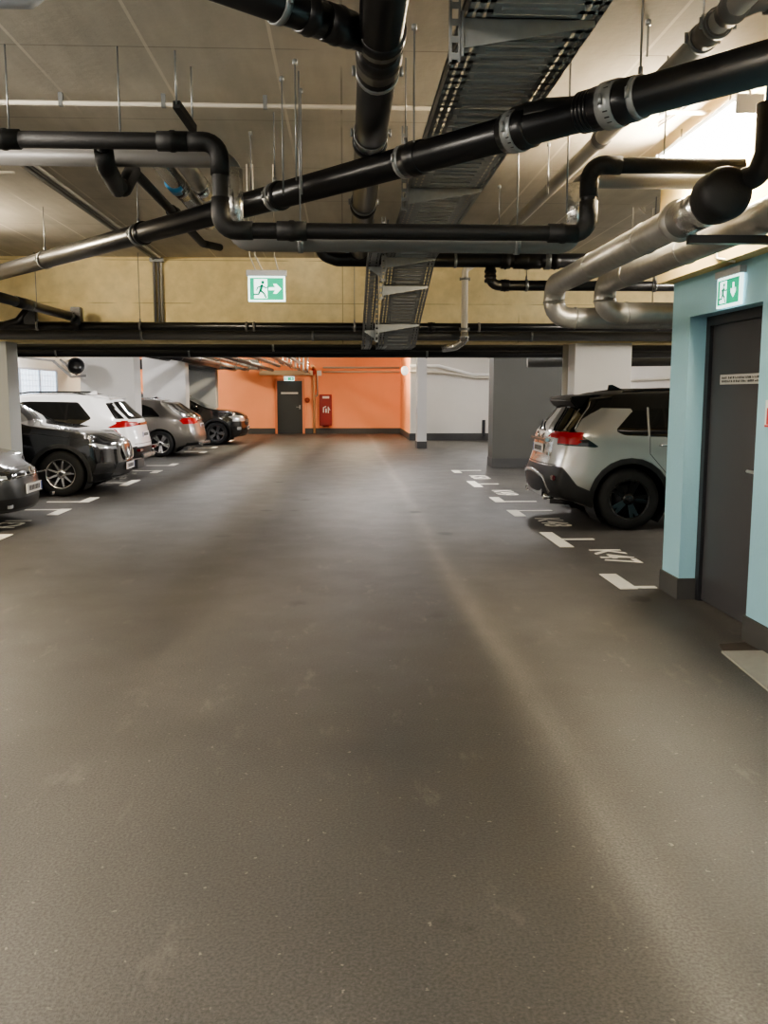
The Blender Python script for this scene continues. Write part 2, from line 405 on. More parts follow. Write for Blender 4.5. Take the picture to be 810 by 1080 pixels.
# ================================================================== FLOOR MARKINGS
def marking(x, y, s, kind, label):
    """x edge of the lane, s=+1 right bays / -1 left bays; kind T or far/near half"""
    a, b = {'T': (-.5, .5), 'near': (-.55, .06), 'far': (-.06, .55)}[kind]
    mb = MB()
    x1 = x + s * .15
    mb.box(min(x, x1), max(x, x1), y + a, y + b, .001, .006)
    x2 = x + s * (.5 if kind == 'T' else .62)
    if s > 0 and y < 7.5: x2 = 2.59
    mb.box(min(x1, x2), max(x1, x2), y - .035, y + .035, .001, .006)
    tag(mb.build('bay_marking', M_PAINTW, loc=None), label, 'floor marking', 'white corner marks of the parking bays')
marking(2.27, 7.16, 1, 'far', 'white painted corner mark ending at the foot of the blue wall')
marking(2.26, 9.62, 1, 'T', 'white painted T mark between the K47 bay and the silver SUV')
marking(2.24, 12.05, 1, 'near', 'white painted corner mark at the far side of the silver SUV, before the white pillar')
marking(2.25, 13.1, 1, 'far', 'white painted corner mark just beyond the white pillar behind the silver SUV')
marking(2.25, 15.7, 1, 'T', 'white painted T mark in the right row, near the dark shaded pillar')
marking(2.25, 18.5, 1, 'near', 'farthest white corner mark of the right row, at the dark shaded pillar')
marking(-3.78, 9.75, -1, 'T', 'white painted T mark in front of the grey hatchback, cut by the picture edge')
marking(-3.79, 12.45, -1, 'near', 'white painted corner mark between the grey hatchback and the black SUV')
marking(-3.78, 13.35, -1, 'far', 'white painted corner mark beside the front wheel of the nearer black SUV')
marking(-3.78, 16.2, -1, 'T', 'white painted T mark under the nose of the nearer black SUV, before the white SUV')
marking(-3.78, 18.75, -1, 'near', 'white painted corner mark behind the white SUV, at its tail')
marking(-3.78, 20.1, -1, 'far', 'white painted corner mark in front of the grey estate car')
marking(-3.78, 24.9, -1, 'near', 'white painted corner mark at the tail of the grey estate car')
marking(-3.78, 26.6, -1, 'far', 'white painted corner mark beside the farther black SUV')
marking(-3.78, 30.62, -1, 'T', 'white painted T mark beyond the farther black SUV, toward the orange wall')

def text_obj(txt, size, name, m, M, parent=None, th=.002, align='CENTER'):
    c = bpy.data.curves.new('t', 'FONT'); c.body = txt; c.size = size; c.align_x = align; c.align_y = 'CENTER'; c.extrude = th / 2; c.offset = size * .012
    o = bpy.data.objects.new('t', c); COL.objects.link(o)
    bpy.context.view_layer.update()
    me = bpy.data.meshes.new_from_object(o.evaluated_get(bpy.context.evaluated_depsgraph_get()))
    bpy.data.objects.remove(o); me.name = name; me.transform(M); me.materials.clear(); me.materials.append(m)
    n = bpy.data.objects.new(name, me); COL.objects.link(n)
    if parent is not None:
        n.parent = parent; n.matrix_parent_inverse = parent.matrix_basis.inverted()
    return n
def bay_number(txt, x, y, s, label):
    M = Matrix.Translation((x, y, .004)) @ Matrix.Rotation(-s * PI / 2, 4, 'Z') @ Matrix.Diagonal((1.0, 1.0, 1, 1))
    tag(text_obj(txt, .46, 'bay_number', M_PAINTW, M), label, 'bay number', 'painted bay numbers')
bay_number('K47', 2.66, 8.6, 1, 'white painted bay number K47 on the floor beside the blue wall')
bay_number('K48', 2.6, 10.95, 1, 'white painted bay number on the floor under the tail of the silver SUV')
bay_number('K49', 2.6, 14.3, 1, 'white painted bay number on the floor beyond the silver SUV')
bay_number('K50', 2.6, 17.0, 1, 'white painted bay number near the dark shaded pillar')
bay_number('K31', -4.1, 11.1, -1, 'white painted bay number on the floor in front of the grey hatchback')

# ================================================================== OVERHEAD
def on_path(pts, d):
    for a, b in zip(pts, pts[1:]):
        L = (b - a).length
        if d <= L: return a + (b - a) * (d / L), (b - a).normalized()
        d -= L
    return pts[-1], (pts[-1] - pts[-2]).normalized()
def path_len(pts): return sum((b - a).length for a, b in zip(pts, pts[1:]))
def clamp(parent, p, t, r, rod=True, rr=.005, m=None, ztop=ZC, w=.03):
    mb = MB()
    prof = [(r + .001, -w / 2), (r + .007, -w / 2), (r + .007, w / 2), (r + .001, w / 2)]
    mb.lathe(prof, p, t, 20, closed=True)
    side = t.cross(Vector((0, 0, 1)))
    if side.length < .1: side = Vector((1, 0, 0))
    side.normalize()
    for q in (-1, 1):
        c = p + side * q * (r + .016)
        mb.tube([c - Vector((0, 0, .022)), c + Vector((0, 0, .022))], .008, 8)
    o = mb.build('pipe_clamp', m or M_ZINC, parent)
    if rod and ztop - p.z - r > .04:
        MB().tube([p + Vector((0, 0, r)), Vector((p.x, p.y, ztop))], rr, 6).tube([p + Vector((0, 0, r)), p + Vector((0, 0, r + .04))], .011, 8).build('hanger_rod', M_ZINC, parent)
def collar(parent, p, t, r, w=.09, m=None, name='socket_joint', k=.008):
    prof = [(r, -w / 2), (r + k, -w / 2), (r + k, -w * .12), (r + k * 1.6, -w * .06), (r + k * 1.6, w * .06), (r + k, w * .12), (r + k, w / 2), (r, w / 2)]
    return MB().lathe(prof, p, t, 24).build(name, m or M_BLKP, parent)
def pipe(name, label, cat, pts, r, m, bend=0., clamps=(), joints=(), group=None, rod=True, seg=20, cm=None, jm=None):
    pts = [Vector(p) for p in pts]
    o = tag(MB().tube(pts, r, seg, bend).build(name, m, loc=pts[0]), label, cat, group)
    L = path_len(pts)
    for f in clamps:
        p, t = on_path(pts, f * L if abs(f) <= 1 else f); clamp(o, p, t, r, rod, m=cm)
    for f in joints:
        p, t = on_path(pts, f * L); collar(o, p, t, r, w=max(.07, r * 1.1), m=jm or m)
    return o
def frac(pts, q):
    """share of the straight run a-b that lies nearest q"""
    a, b = pts; d = b - a; return max(0, min(1, (q - a).dot(d) / d.dot(d)))

# --- long diagonal drain pipe
A, B = PZ(-80, 309, 2.93), PZ(950, 27.5, 2.845)
L = (B - A).length; T = (B - A) / L
dp = tag(MB().tube([A, B], .081, 28).build('drain_pipe', M_BLKP, loc=A), 'long black drain pipe running diagonally across under the ceiling and below the cable tray', 'drain pipe')
def dpt(px):
    """the point of the pipe that stands at picture column px"""
    best = min(range(2001), key=lambda i: abs(_px(A + T * L * i / 2000) - px)); return A + T * L * best / 2000
def _px(v):
    d = v - EYE; return 405 + FPX * d.dot(RT) / d.dot(FW)
for px, rod in ((48, 1), (146, 1), (290, 1), (428, 1), (675, 1)):
    clamp(dp, dpt(px), T, .083, rod, w=.035)
for px in (146, 290): collar(dp, dpt(px + 5), T, .081, .06)
for px, w in ((546, .06), (648, .08)): clamp(dp, dpt(px), T, .094, False, w=w)
collar(dp, dpt(437), T, .081, .14)
collar(dp, dpt(548), T, .081, .16, k=.012); collar(dp, dpt(650), T, .081, .2, k=.012)
q = MB()
for i in range(6): q.lathe([(.082, -.008), (.091, -.003), (.091, .003), (.082, .008)], dpt(625) + T * (.02 * i - .05), T, 24)
q.build('ribbed_sleeve', M_BLKP, dp)
b0 = dpt(607); b1 = b0 - T * .24 + Vector((0, 0, .14)) ; b2 = b1 - T * .2 + Vector((0, 0, .03))
MB().tube([b0, b0 - T * .16 + Vector((0, .0, .035)), b0 - T * .34 + Vector((0, 0, .045)), b0 - T * .46 + Vector((0, 0, .01))], [.08, .074, .068, .05], 20, 0).build('branch_fitting', M_BLKP, dp)

# --- thick drain pipe along the drive
X0, Z0 = .16, 3.1
a, b = Vector((X0, .8, Z0)), Vector((X0 + .02, 9.7, Z0))
bp = tag(MB().tube([a, b], .094, 28).build('drain_pipe', M_BLKP, loc=a), 'thick black drain pipe running straight away under the ceiling beside the cable tray', 'drain pipe')
for Y, rod in ((4.42, 1), (5.42, 1), (7.3, 1)): clamp(bp, Vector((X0 + .01, Y, Z0)), Vector((0, 1, 0)), .096, rod, w=.035)
for Y, w in ((3.98, .12), (4.22, .22), (5.6, .12), (7.45, .12)): collar(bp, Vector((X0 + .01, Y, Z0)), Vector((0, 1, 0)), .094, w)
s0, s1 = PZ(225, -20, 3.1), Vector((X0, 4.05, Z0))
sp = MB().tube([s0, s1], .066, 24).build('branch_pipe', M_BLKP, bp)
sd = (s1 - s0).normalized(); sl = (s1 - s0).length
clamp(bp, s0 + sd * sl * .36, sd, .068, True)
for f, w in ((.55, .1), (.72, .14)): collar(bp, s0 + sd * sl * f, sd, .066, w)

# --- black cross pipe behind, with the lower branch on its right
c = [P(334, 250, 9.95), P(341, 268, 9.95), P(356, 272, 9.95), P(690, 277, 9.95)]
z = (c[2].z + c[3].z) / 2; c[2].z = z; c[3].z = z; c[0].z = ZC
cp = pipe('drain_pipe', 'black drain pipe crossing in front of the yellow beam just below the ceiling', 'drain pipe', c, .078, M_BLKP, .12)
for px in (432, 480): 
    v = P(px, 273, 9.95); v.z = z; clamp(cp, v, Vector((1, 0, 0)), .08)
for px, w in ((533, .1), (556, .3), (585, .1)):
    v = P(px, 273, 9.95); v.z = z; collar(cp, v, Vector((1, 0, 0)), .078, w, k=.014)
v = P(577, 273, 9.95); v.z = z; clamp(cp, v, Vector((1, 0, 0)), .092, False, w=.06)
v0 = P(517, 277, 9.95); v0.z = z - .07; v1 = P(517, 301, 9.95); v2 = P(760, 304, 9.95); v2.z = v1.z; v0.x = v1.x
MB().tube([v0, v1, v2], .056, 20, .1).build('branch_pipe', M_BLKP, cp)
for px in (555, 690):
    v = P(px, 302, 9.95); v.z = v1.z; clamp(cp, v, Vector((1, 0, 0)), .058)
for d in (.05, .1, .15): collar(cp, v0 - Vector((0, 0, d)), Vector((0, 0, 1)), .056, .035)
v = Vector((v1.x + .16, v1.y, v1.z)); collar(cp, v, Vector((1, 0, 0)), .056, .09)

# --- the two loops that dip under the tray: black insulated and grey jacketed
def loop(D, rows):
    out = [P(px, py, D) for px, py in rows]
    out[1].z = out[0].z; out[2].x = out[1].x; out[3].z = out[2].z; out[4].x = out[3].x
    for i in range(5, len(out)): out[i].z = out[4].z
    for i in (0,): pass
    return out
bl = loop(5.0, [(-60, 146, ), (231, 146), (231, 243), (620, 243), (620, 174), (784, 174)])
bo = pipe('insulated_pipe', 'black insulated pipe that dips in a wide U under the cable tray', 'pipe', bl, .043, M_BLKR, .09)
for i, j, f in ((0, 1, .83), (2, 3, .19), (2, 3, .93), (0, 1, .22)):
    p = bl[i].lerp(bl[j], f); collar(bo, p, (bl[j] - bl[i]).normalized(), .043, .16, k=.008, name='insulation_sleeve', m=M_BLKR)
for i in (1, 2, 3, 4):
    e = bl[i]; d1 = (bl[i - 1] - e).normalized(); d2 = (bl[i + 1] - e).normalized()
    MB().tube([e + d1 * .17, e, e + d2 * .17], .05, 20, .09).build('insulation_elbow', M_BLKR, bo)
for px, (i, j) in ((127, (0, 1)), (10, (0, 1)), (700, (4, 5))):
    a, b = bl[i], bl[j]; p = P(px, 146 if i == 0 else 174, 5.0); p.z = a.z
    MB().tube([p, Vector((p.x, p.y, ZC))], .005, 6).build('hanger_rod', M_ZINC, bo)
gl = loop(5.32, [(-60, 164), (246, 164), (246, 256), (606, 256), (606, 189), (790, 189)])
go = pipe('jacketed_pipe', 'grey jacketed pipe running below and behind the black insulated U-shaped pipe', 'pipe', gl, .05, M_GREYP, .1)
for i, j in ((1, 2), (3, 4)):
    e0, e1 = gl[i], gl[j]
    MB().tube([e0.lerp(e1, .12), e0.lerp(e1, .93)], .0515, 20).build('foil_jacket', M_FOIL, go)
for px in (317, 545):
    p = P(px, 256, 5.32); p.z = gl[2].z; clamp(go, p, Vector((1, 0, 0)), .05)
# --- water trap hanging off the black pipe
zt_ = P(140, 180, 6.02).z
tr = [P(108, 150, 5.06), P(112, 176, 5.14), P(130, 199, 5.56), P(140, 180, 6.02), PZ(150, 190, zt_), PZ(214, 257, zt_ - .01), P(232, 261, 9.1)]
to = pipe('trap_pipe', 'black rubber covered trap and drain hose slanting away below the left black pipe', 'pipe', tr, .034, M_BLKR, .07)
MB().tube([tr[0].lerp(tr[1], .3), tr[1], tr[2] + Vector((-.03, 0, 0))], .052, 18, .08).build('insulation_sleeve', M_BLKR, to)
MB().tube([tr[2] + Vector((-.02, 0, .02)), tr[2], tr[3]], .05, 18, .06).build('insulation_sleeve', M_BLKR, to)
collar(to, tr[4].lerp(tr[5], .45), (tr[5] - tr[4]).normalized(), .034, .25, k=.014, name='insulation_sleeve', m=M_BLKR)
# --- foil insulated pair
for i, (px, lab) in enumerate(((179, 'foil wrapped pipe with a blue sticker, left of a pair behind the black pipe'), (203, 'plain foil wrapped pipe, right of a pair behind the black pipe'))):
    p0 = PZ(px, 184, 3.09)
    fo = pipe('foil_pipe', lab, 'pipe', [(p0.x, 5.64, 3.09), (p0.x, 8.3, 3.09), (p0.x, 8.3, ZC)], .058, M_FOIL if i == 0 else M_SILV, .1)
    collar(fo, Vector((p0.x, p0.y + .42, 3.09)), Vector((0, 1, 0)), .058, .3, m=M_FOIL, k=.006, name='foil_sleeve')
    if i == 0: MB().tube([(p0.x - .01, p0.y + .16, 3.078), (p0.x - .01, p0.y + .34, 3.078)], .06, 20).build('blue_sticker', mat('blue sticker', (70, 150, 205), .4), fo)
# --- rail bracket with threaded rods near the left elbow
rb = thing('hanging_rail', 'short slotted steel rail hanging at a slant above the left black elbow', 'hanging rail', P(190, 112, 4.7))
MB().bar(PZ(186, 110, 2.98 + .15), PZ(204, 136, 2.98 + .1), .04, .04).build('rail', M_CABLE, rb)
for px, py in ((186, 110),): 
    p = PZ(px, py, 3.13); MB().tube([p, Vector((p.x, p.y, ZC))], .006, 6).build('hanger_rod', M_ZINC, rb)
p = PZ(203, 134, 3.08); MB().tube([p, Vector((p.x, p.y, ZC))], .006, 6).build('hanger_rod', M_ZINC, rb)

# --- cable trays
def tray(name, label, x0, x1, path, arms, chan_x, arm_out, z_extra=0):
    t = thing(name, label, 'cable tray', ((x0 + x1) / 2, path[0][0], path[0][1]))
    w = x1 - x0
    bot, rails = MB(), MB()
    edge = min(.09, w * .26)
    for (ya, za), (yb, zb) in zip(path, path[1:]):
        Ls = math.hypot(yb - ya, zb - za); n = max(1, int(Ls / .1))
        dy, dz = (yb - ya) / Ls, (zb - za) / Ls
        M = Matrix(((1, 0, 0, 0), (0, dy, -dz, ya), (0, dz, dy, za), (0, 0, 0, 1)))
        # plain middle panels with a slim slot and a pressed rib between them
        for k in range(n):
            a, b = Ls * k / n, Ls * (k + 1) / n
            bot.box(x0 + edge, x1 - edge, a + .002, b - .005, 0, .0015, M)
            bot.box(x0 + edge + .03, x1 - edge - .03, a + .03, a + .05, -.009, 0, M)
        # slotted margins
        for e0, sg in ((x0, 1), (x1, -1)):
            for o0, o1 in ((0, .02), (.032, .058), (.07, edge + .002)):
                if o0 > edge: continue
                xa, xb = sorted((e0 + sg * o0, e0 + sg * o1)); bot.box(xa, xb, 0, Ls, 0, .0015, M)
            m = max(1, int(Ls / .085))
            for k in range(m):
                a = Ls * k / m; xa, xb = sorted((e0, e0 + sg * edge)); bot.box(xa, xb, a, a + .03, 0, .0014, M)
        for x in (x0, x1): rails.box(x - .0015, x + .0015, 0, Ls, 0, .06, M).box(x - .008, x + .008, 0, Ls, .058, .061, M)
    bot.build('tray_bottom', M_ZINCD, t); rails.build('side_rail', M_ZINC, t)
    for Y, z in arms:
        root = chan_x; tip = arm_out
        s = 1 if tip > root else -1
        zt = z - .002
        ar = MB().prism([(0, 0), (abs(tip - root), 0), (abs(tip - root), -.025), (0, -.11)], (root, Y - .02, zt), (s, 0, 0), (0, 0, 1), (0, 1, 0), .004)
        ar.box(min(root, tip), max(root, tip), Y - .02, Y + .02, zt - .003, zt)
        ar.box(min(root, root + s * .01), max(root, root + s * .01), Y - .03, Y + .03, zt - .14, zt + .02)
        ar.build('bracket_arm', M_ZINC, t)
    ys = sorted(set(round(Y, 1) for Y, z in arms))
    for Y, z in arms:
        ch = MB(); zb = z - .16; xx = chan_x - (.022 if arm_out > chan_x else -.022)
        for side in (-.02, .016): ch.box(xx + side, xx + side + .004, Y - .02, Y + .02, zb, ZC)
        for side in (-.02, .012): ch.box(xx + side, xx + side + .008, Y - .021, Y - .018, zb, ZC)
        zz = zb + .02
        while zz < ZC - .03:
            ch.box(xx - .02, xx + .02, Y - .0215, Y - .018, zz - .012, zz + .012); zz += .06
        ch.build('hanger_channel', M_ZINC, t)
    return t
arms = ((3.56, 3.0), (6.35, 3.0), (9.5, 3.0), (10.25, 2.80), (11.45, 2.47))
bt = tray('cable_tray', 'wide perforated steel cable tray on bracket arms running away under the ceiling', .47, .975, [(.9, 3.0), (9.55, 3.0), (11.5, 2.46), (12.15, 2.225), (12.95, 2.225)], arms, .45, .96)
st_ = tray('cable_tray', 'narrow perforated steel cable tray that drops beside the thick black pipe',   .262, .385, [(7.7, 2.98), (9.6, 2.98), (11.5, 2.44), (12.15, 2.225), (12.95, 2.225)], ((9.75, 2.94), (11.6, 2.405)), .41, .275)

# --- aluminium jacketed ducts on the right
def duct(label, x, z, y0, y1, z2, rows):
    d = pipe('jacketed_duct', label, 'duct', [(x, y0, z), (x, y1, z), (x, y1, z2), (6.5, y1, z2)], .097, M_SILV, .17, seg=28)
    for Y in rows: collar(d, Vector((x, Y, z)), Vector((0, 1, 0)), .097, .03, m=M_SILV, k=.004, name='jacket_seam')
    for q in (z - .16,): collar(d, Vector((x, y1, q)), Vector((0, 0, 1)), .097, .02, m=M_SILV, k=.004, name='jacket_seam')
    for q in (x + .2, x + 1.0): collar(d, Vector((q, y1, z2)), Vector((1, 0, 0)), .097, .02, m=M_SILV, k=.004, name='jacket_seam')
    return d
d1 = duct('aluminium jacketed duct whose near end meets the black valve, left of the pair', 1.97, 2.6, 4.86, 8.42, 2.3, (5.9, 7.1))
MB().lathe([(.1, -.02), (.122, 0), (.122, .04), (.1, .06)], (1.97, 5.28, 2.6), (0, 1, 0), 28).build('end_collar', M_SILV, d1)
MB().tube([(1.97, 4.86, 2.6), (1.97, 5.3, 2.6)], .104, 28).build('foil_sleeve', M_FOIL, d1)
d2 = duct('aluminium jacketed duct close to the concrete lintel, right of the pair', 2.36, 2.58, 3.0, 8.12, 2.32, (4.2, 6.2, 7.4))
for d, xx, yy in ((d1, 2.9, 8.42), (d2, 3.05, 8.12)):
    MB().tube([(xx, yy, 2.4), (xx, yy, ZC)], .005, 6).build('hanger_rod', M_ZINC, d)
# black valve and riser at the near end
vx = 1.97
va = MB().lathe([(0, -.12), (.1, -.12), (.125, -.1), (.135, -.07), (.135, .06), (.125, .1), (.08, .12)], (vx, 4.74, 2.62), (0, 1, 0), 28).build('flange_cover', M_BLKR, d1)
MB().tube([(vx + .02, 4.76, 2.66), (vx + .14, 4.62, 2.7), (vx + .17, 4.6, 2.8), (vx + .17, 4.6, 3.04)], .06, 20, .06).build('riser', M_BLKR, d1)
MB().tube([(vx + .17, 4.6, 3.04), (vx + .17, 4.6, ZC)], .02, 14).build('riser_tail', mat('blue cap', (70, 110, 150), .4), d1)
t = MB().bar((1.9, 4.98, 2.44), (2.5, 4.98, 2.44), .05, .045).build('support_angle', M_BLKP)
tag(t, 'dark steel support angle under the two ducts, fixed to the concrete', 'support angle')

# --- grey pipe at top right with fitting
gp = pipe('grey_pipe', 'pale grey pipe running away under the ceiling between cable tray and lamp', 'pipe', [(1.56, 1.5, 3.12), (1.56, 9.3, 3.12)], .046, M_LGREYP, 0, clamps=())
for Y, w in ((3.95, .2), (3.72, .1), (5.55, .09)): collar(gp, Vector((1.56, Y, 3.12)), Vector((0, 1, 0)), .046, w, m=M_GREYP, k=.009)
for Y in (3.86, 4.02): clamp(gp, Vector((1.56, Y, 3.12)), Vector((0, 1, 0)), .056, Y > 4)
MB().tube([(1.56, 3.82, 3.12), (1.68, 3.74, 3.15), (2.6, 3.74, 3.15)], .03, 16, .06).build('side_branch', M_GREYP, gp)
clamp(gp, Vector((1.72, 3.74, 3.15)), Vector((1, 0, 0)), .034)

# --- thin white sprinkler lines and conduits
def thin(name, label, cat, pts, r, m, clips=0, bend=0.):
    o = pipe(name, label, cat, pts, r, m, bend, seg=10)
    pts = [Vector(p) for p in pts]; Lp = path_len(pts)
    for i in range(clips):
        p, t = on_path(pts, Lp * (i + .5) / clips)
        MB().box(p.x - .012, p.x + .012, p.y - .015, p.y + .015, p.z - r - .004, ZC).build('clip', M_ZINC, o)
    return o
p0, p1 = P(-30, 126, 5.75), P(470, 131, 5.75); zz = 3.34
thin('conduit', 'thin pale conduit crossing the near ceiling above the left black pipe', 'conduit', [(p0.x - 1, 5.75, zz), (2.3, 5.75, zz)], .014, M_WPIPE, 9)
thin('conduit', 'thin pale conduit crossing the ceiling behind the grey jacketed pipe', 'conduit', [(-5.2, 7.5, zz), (-2.6, 7.5, zz)], .012, M_WPIPE, 5)
cx = -2.5
t = thin('cable_conduit', 'bundle of grey conduits along the left ceiling and down the yellow beam', 'conduit', [(cx, 4.9, 3.375), (cx, 12.27, 3.375), (cx, 12.27, 2.53)], .02, M_GREYP, 0, .05)
for k, off in enumerate((.05, .09)): MB().tube([(cx + off, 4.9, 3.38), (cx + off, 12.29, 3.38), (cx + off, 12.29, 2.53)], .015, 8, .04).build('side_conduit', M_LGREYP if k else M_GREYP, t)
MB().box(cx - .05, cx + .13, 12.24, 12.32, 3.33, 3.38).build('bend_clip', M_ZINC, t)
# loose rods left hanging from the ceiling
def rod(px, py0, py1, label, Y=None):
    top = PZ(px, py0, ZC); bot = P(px, py1, top.y)
    o = thing('threaded_rod', label, 'threaded rod', (top.x, top.y, bot.z), group='threaded rods hanging from the ceiling')
    MB().tube([(top.x, top.y, bot.z), (top.x, top.y, ZC)], .0055, 6).build('rod', M_ZINC, o)
    MB().lathe([(.001, -.0), (.014, 0), (.014, .025), (.001, .03)], (top.x, top.y, ZC - .03), (0, 0, 1), 8).build('ceiling_anchor', M_ZINC, o)
rod(264, 138, 210, 'threaded rod hanging alone from the ceiling beside the left foil riser')
rod(297, 80, 206, 'threaded rod above the diagonal drain pipe, middle of three')
rod(311, 62, 190, 'threaded rod above the diagonal drain pipe, with the highest top of three')
rod(317, 93, 205, 'threaded rod above the diagonal drain pipe, nearest to the thick black pipe')
rod(602, 55, 225, 'threaded rod hanging between the cable tray and the grey pipe')
rod(684, 20, 60, 'short threaded rod near the top of the diagonal drain pipe')
rod(579, 150, 205, 'threaded rod hanging behind the diagonal drain pipe beside the grey pipe')
rod(527, 195, 240, 'short threaded rod just past the edge of the wide cable tray')
rod(437, 25, 150, 'long threaded rod between the thick black pipe and the cable tray')

# --- pipes in front of and under the beam
za = 2.47
bpipe = pipe('drain_pipe', 'slim black drain pipe running along the lower edge of the yellow beam', 'drain pipe', [(-4.55, 11.98, za), (6.5, 11.98, za)], .055, M_BLKP, 0, rod=False)
for px in (40, 148, 260, 268, 374, 505):
    v = P(px, 346, 11.98); v.z = za; clamp(bpipe, v, Vector((1, 0, 0)), .056, rod=px in (40, 148, 374), m=M_GREYP)
for px in (80, 455):
    v = P(px, 346, 11.98); v.z = za; collar(bpipe, v, Vector((1, 0, 0)), .055, .1)
v = P(78, 330, 11.98)
j0 = P(-70, 293, 8.6); j1 = P(76, 334, 11.9); j0.z = j1.z + .06
sb = MB().tube([j0, j1], .055, 20).build('branch_pipe', M_BLKP, bpipe)
dj = (j1 - j0).normalized()
clamp(bpipe, j0.lerp(j1, .62), dj, .057, False); collar(bpipe, j0.lerp(j1, .58), dj, .055, .5, k=.006); clamp(bpipe, j0.lerp(j1, .965), dj, .057, False)
MB().box(j1.x - .03, j1.x + .1, 11.92, 12.05, za, za + .24).build('junction_box', M_BLKP, bpipe, bevel=.01)
e0 = P(30, 333, 11.98)
MB().tube([(e0.x, 11.98, za + .2), (e0.x - .13, 11.98, za + .05), (e0.x - .3, 11.98, za)], .06, 18, .08).box(e0.x - .05, e0.x + .1, 11.93, 12.03, za, za + .22).build('junction_fitting', M_BLKP, bpipe)
gpipe = pipe('jacketed_pipe', 'grey pipe running along under the beam, below the slim black drain pipe', 'pipe', [(-4.55, 12.2, 2.377), (6.5, 12.2, 2.377)], .07, mat('dark grey jacket', (74, 74, 74), .4, noise=.1), 0)
for px in (150, 330, 560):
    v = P(px, 357, 12.2); clamp(gpipe, Vector((v.x, 12.2, 2.377)), Vector((1, 0, 0)), .071, False)
lp = pipe('drain_pipe', 'black drain pipe hung lowest under the beam, running across the drive', 'drain pipe', [(-9, 13.35, 2.2), (7.6, 13.35, 2.2)], .075, M_BLKP, 0)
for px in (60, 200, 450, 640):
    v = P(px, 372, 13.35); clamp(lp, Vector((v.x, 13.35, 2.2)), Vector((1, 0, 0)), .077, True)
lp2 = pipe('insulated_pipe', 'dark insulated pipe close under the beam, just above the lowest drain pipe', 'pipe', [(-9, 13.08, 2.27), (7.6, 13.08, 2.27)], .06, M_BLKR, 0)
for x in (-6.5, -1, 5.5): clamp(lp2, Vector((x, 13.08, 2.27)), Vector((1, 0, 0)), .062)
lp3 = pipe('jacketed_pipe', 'dark grey duct crossing behind the white pillar above the silver SUV', 'pipe', [(3.0, 14.6, 2.12), (7.6, 14.2, 2.16)], .1, clamps=(.3, .8), m=mat('dark grey jacket', (84, 84, 84), .5, noise=.1))
# white down pipe at the beam
w0 = P(505, 276, 11.75); w1 = P(491, 284, 11.75); w2 = P(488, 352, 11.75); w1.x = w2.x = P(490, 320, 11.75).x
wp = pipe('down_pipe', 'white clamped down pipe dropping in front of the beam beside the cable tray', 'pipe', [w0, w1, w2], .043, M_WPIPE, .08)
for f in (.15, .93): 
    v = w1.lerp(w2, f); clamp(wp, v, Vector((0, 0, -1)), .045, False)
MB().tube([w2, w2 + Vector((-.01, 0, -.1)), w2 + Vector((-.1, .1, -.16)), w2 + Vector((-.25, .2, -.18))], .05, 16, .05).build('bottom_elbow', M_FOIL, wp)
collar(wp, w2 + Vector((0, 0, -.04)), Vector((0, 0, 1)), .043, .12, m=M_FOIL, k=.014)
# small drain pipe on the pillar
pp = pipe('down_pipe', 'slim grey down pipe on the side of the white pillar behind the silver SUV', 'pipe', [(3.13, 12.6, .02), (3.13, 12.6, 2.28)], .04, M_LGREYP, 0)
pl = pipe('down_pipe', 'slim white down pipe on the grey pillar at the picture edge', 'pipe', [(-4.72, 12.27, .02), (-4.72, 12.27, 2.28)], .035, M_WPIPE, 0)

# --- lamps
def luminaire(x, y, z, L, label, lit=None, group='batten lamps on the ceiling', w=.11):
    t = thing('batten_lamp', label, 'lamp', (x, y, z), group=group)
    hb = MB().box(x - w / 2 + .01, x + w / 2 - .01, y - L / 2, y + L / 2, z + .045, z + .075).box(x - w / 2, x + w / 2, y - L / 2 - .02, y - L / 2, z - .03, z + .075).box(x - w / 2, x + w / 2, y + L / 2, y + L / 2 + .02, z - .03, z + .075)
    hb.build('housing', M_HOUS, t)
    pr = [(-w / 2 + .012, .045), (-w / 2, .03), (-w / 2, -.005), (-w / 2 + .015, -.026), (-w / 4, -.034), (w / 4, -.034), (w / 2 - .015, -.026), (w / 2, -.005), (w / 2, .03), (w / 2 - .012, .045)]
    MB().prism(pr, (x, y - L / 2, z), (1, 0, 0), (0, 0, 1), (0, 1, 0), L).build('diffuser', lit or M_HOUS, t)
    m = MB()
    for q in (-.3, .3): m.tube([(x, y + q * L, z + .08), (x, y + q * L, ZC)], .006, 6)
    m.build('suspension', M_ZINC, t)
    return t
v = PZ(750, 139, 3.24)
lm = luminaire(v.x, v.y + .12, 3.22, 1.3, 'bright batten lamp on the ceiling above the stair core wall', M_LAMPB, w=.16)
MB().tube([(v.x, v.y - .55, 3.29), (v.x - .05, v.y - .6, 3.36), (v.x - .15, v.y - .2, 3.385), (v.x - .2, v.y + .4, 3.385)], .008, 8, .05).build('supply_cable', M_WPIPE, lm)
v = PZ(25, 2, 3.2)
u = thing('grey_fitting', 'dull grey rounded ceiling fitting cut by the upper picture edge', 'ceiling fitting', (v.x, v.y, 3.25))
MB().tube([(v.x - .5, v.y - .03, 3.25), (v.x + .03, v.y - .03, 3.25), (v.x + .1, v.y - .03, 3.28)], [.085, .085, .06], 20).build('fitting_body', M_HOUS, u)
MB().tube([(v.x - .2, v.y - .03, 3.3), (v.x - .2, v.y - .03, ZC)], .008, 6).build('hanger_rod', M_ZINC, u)
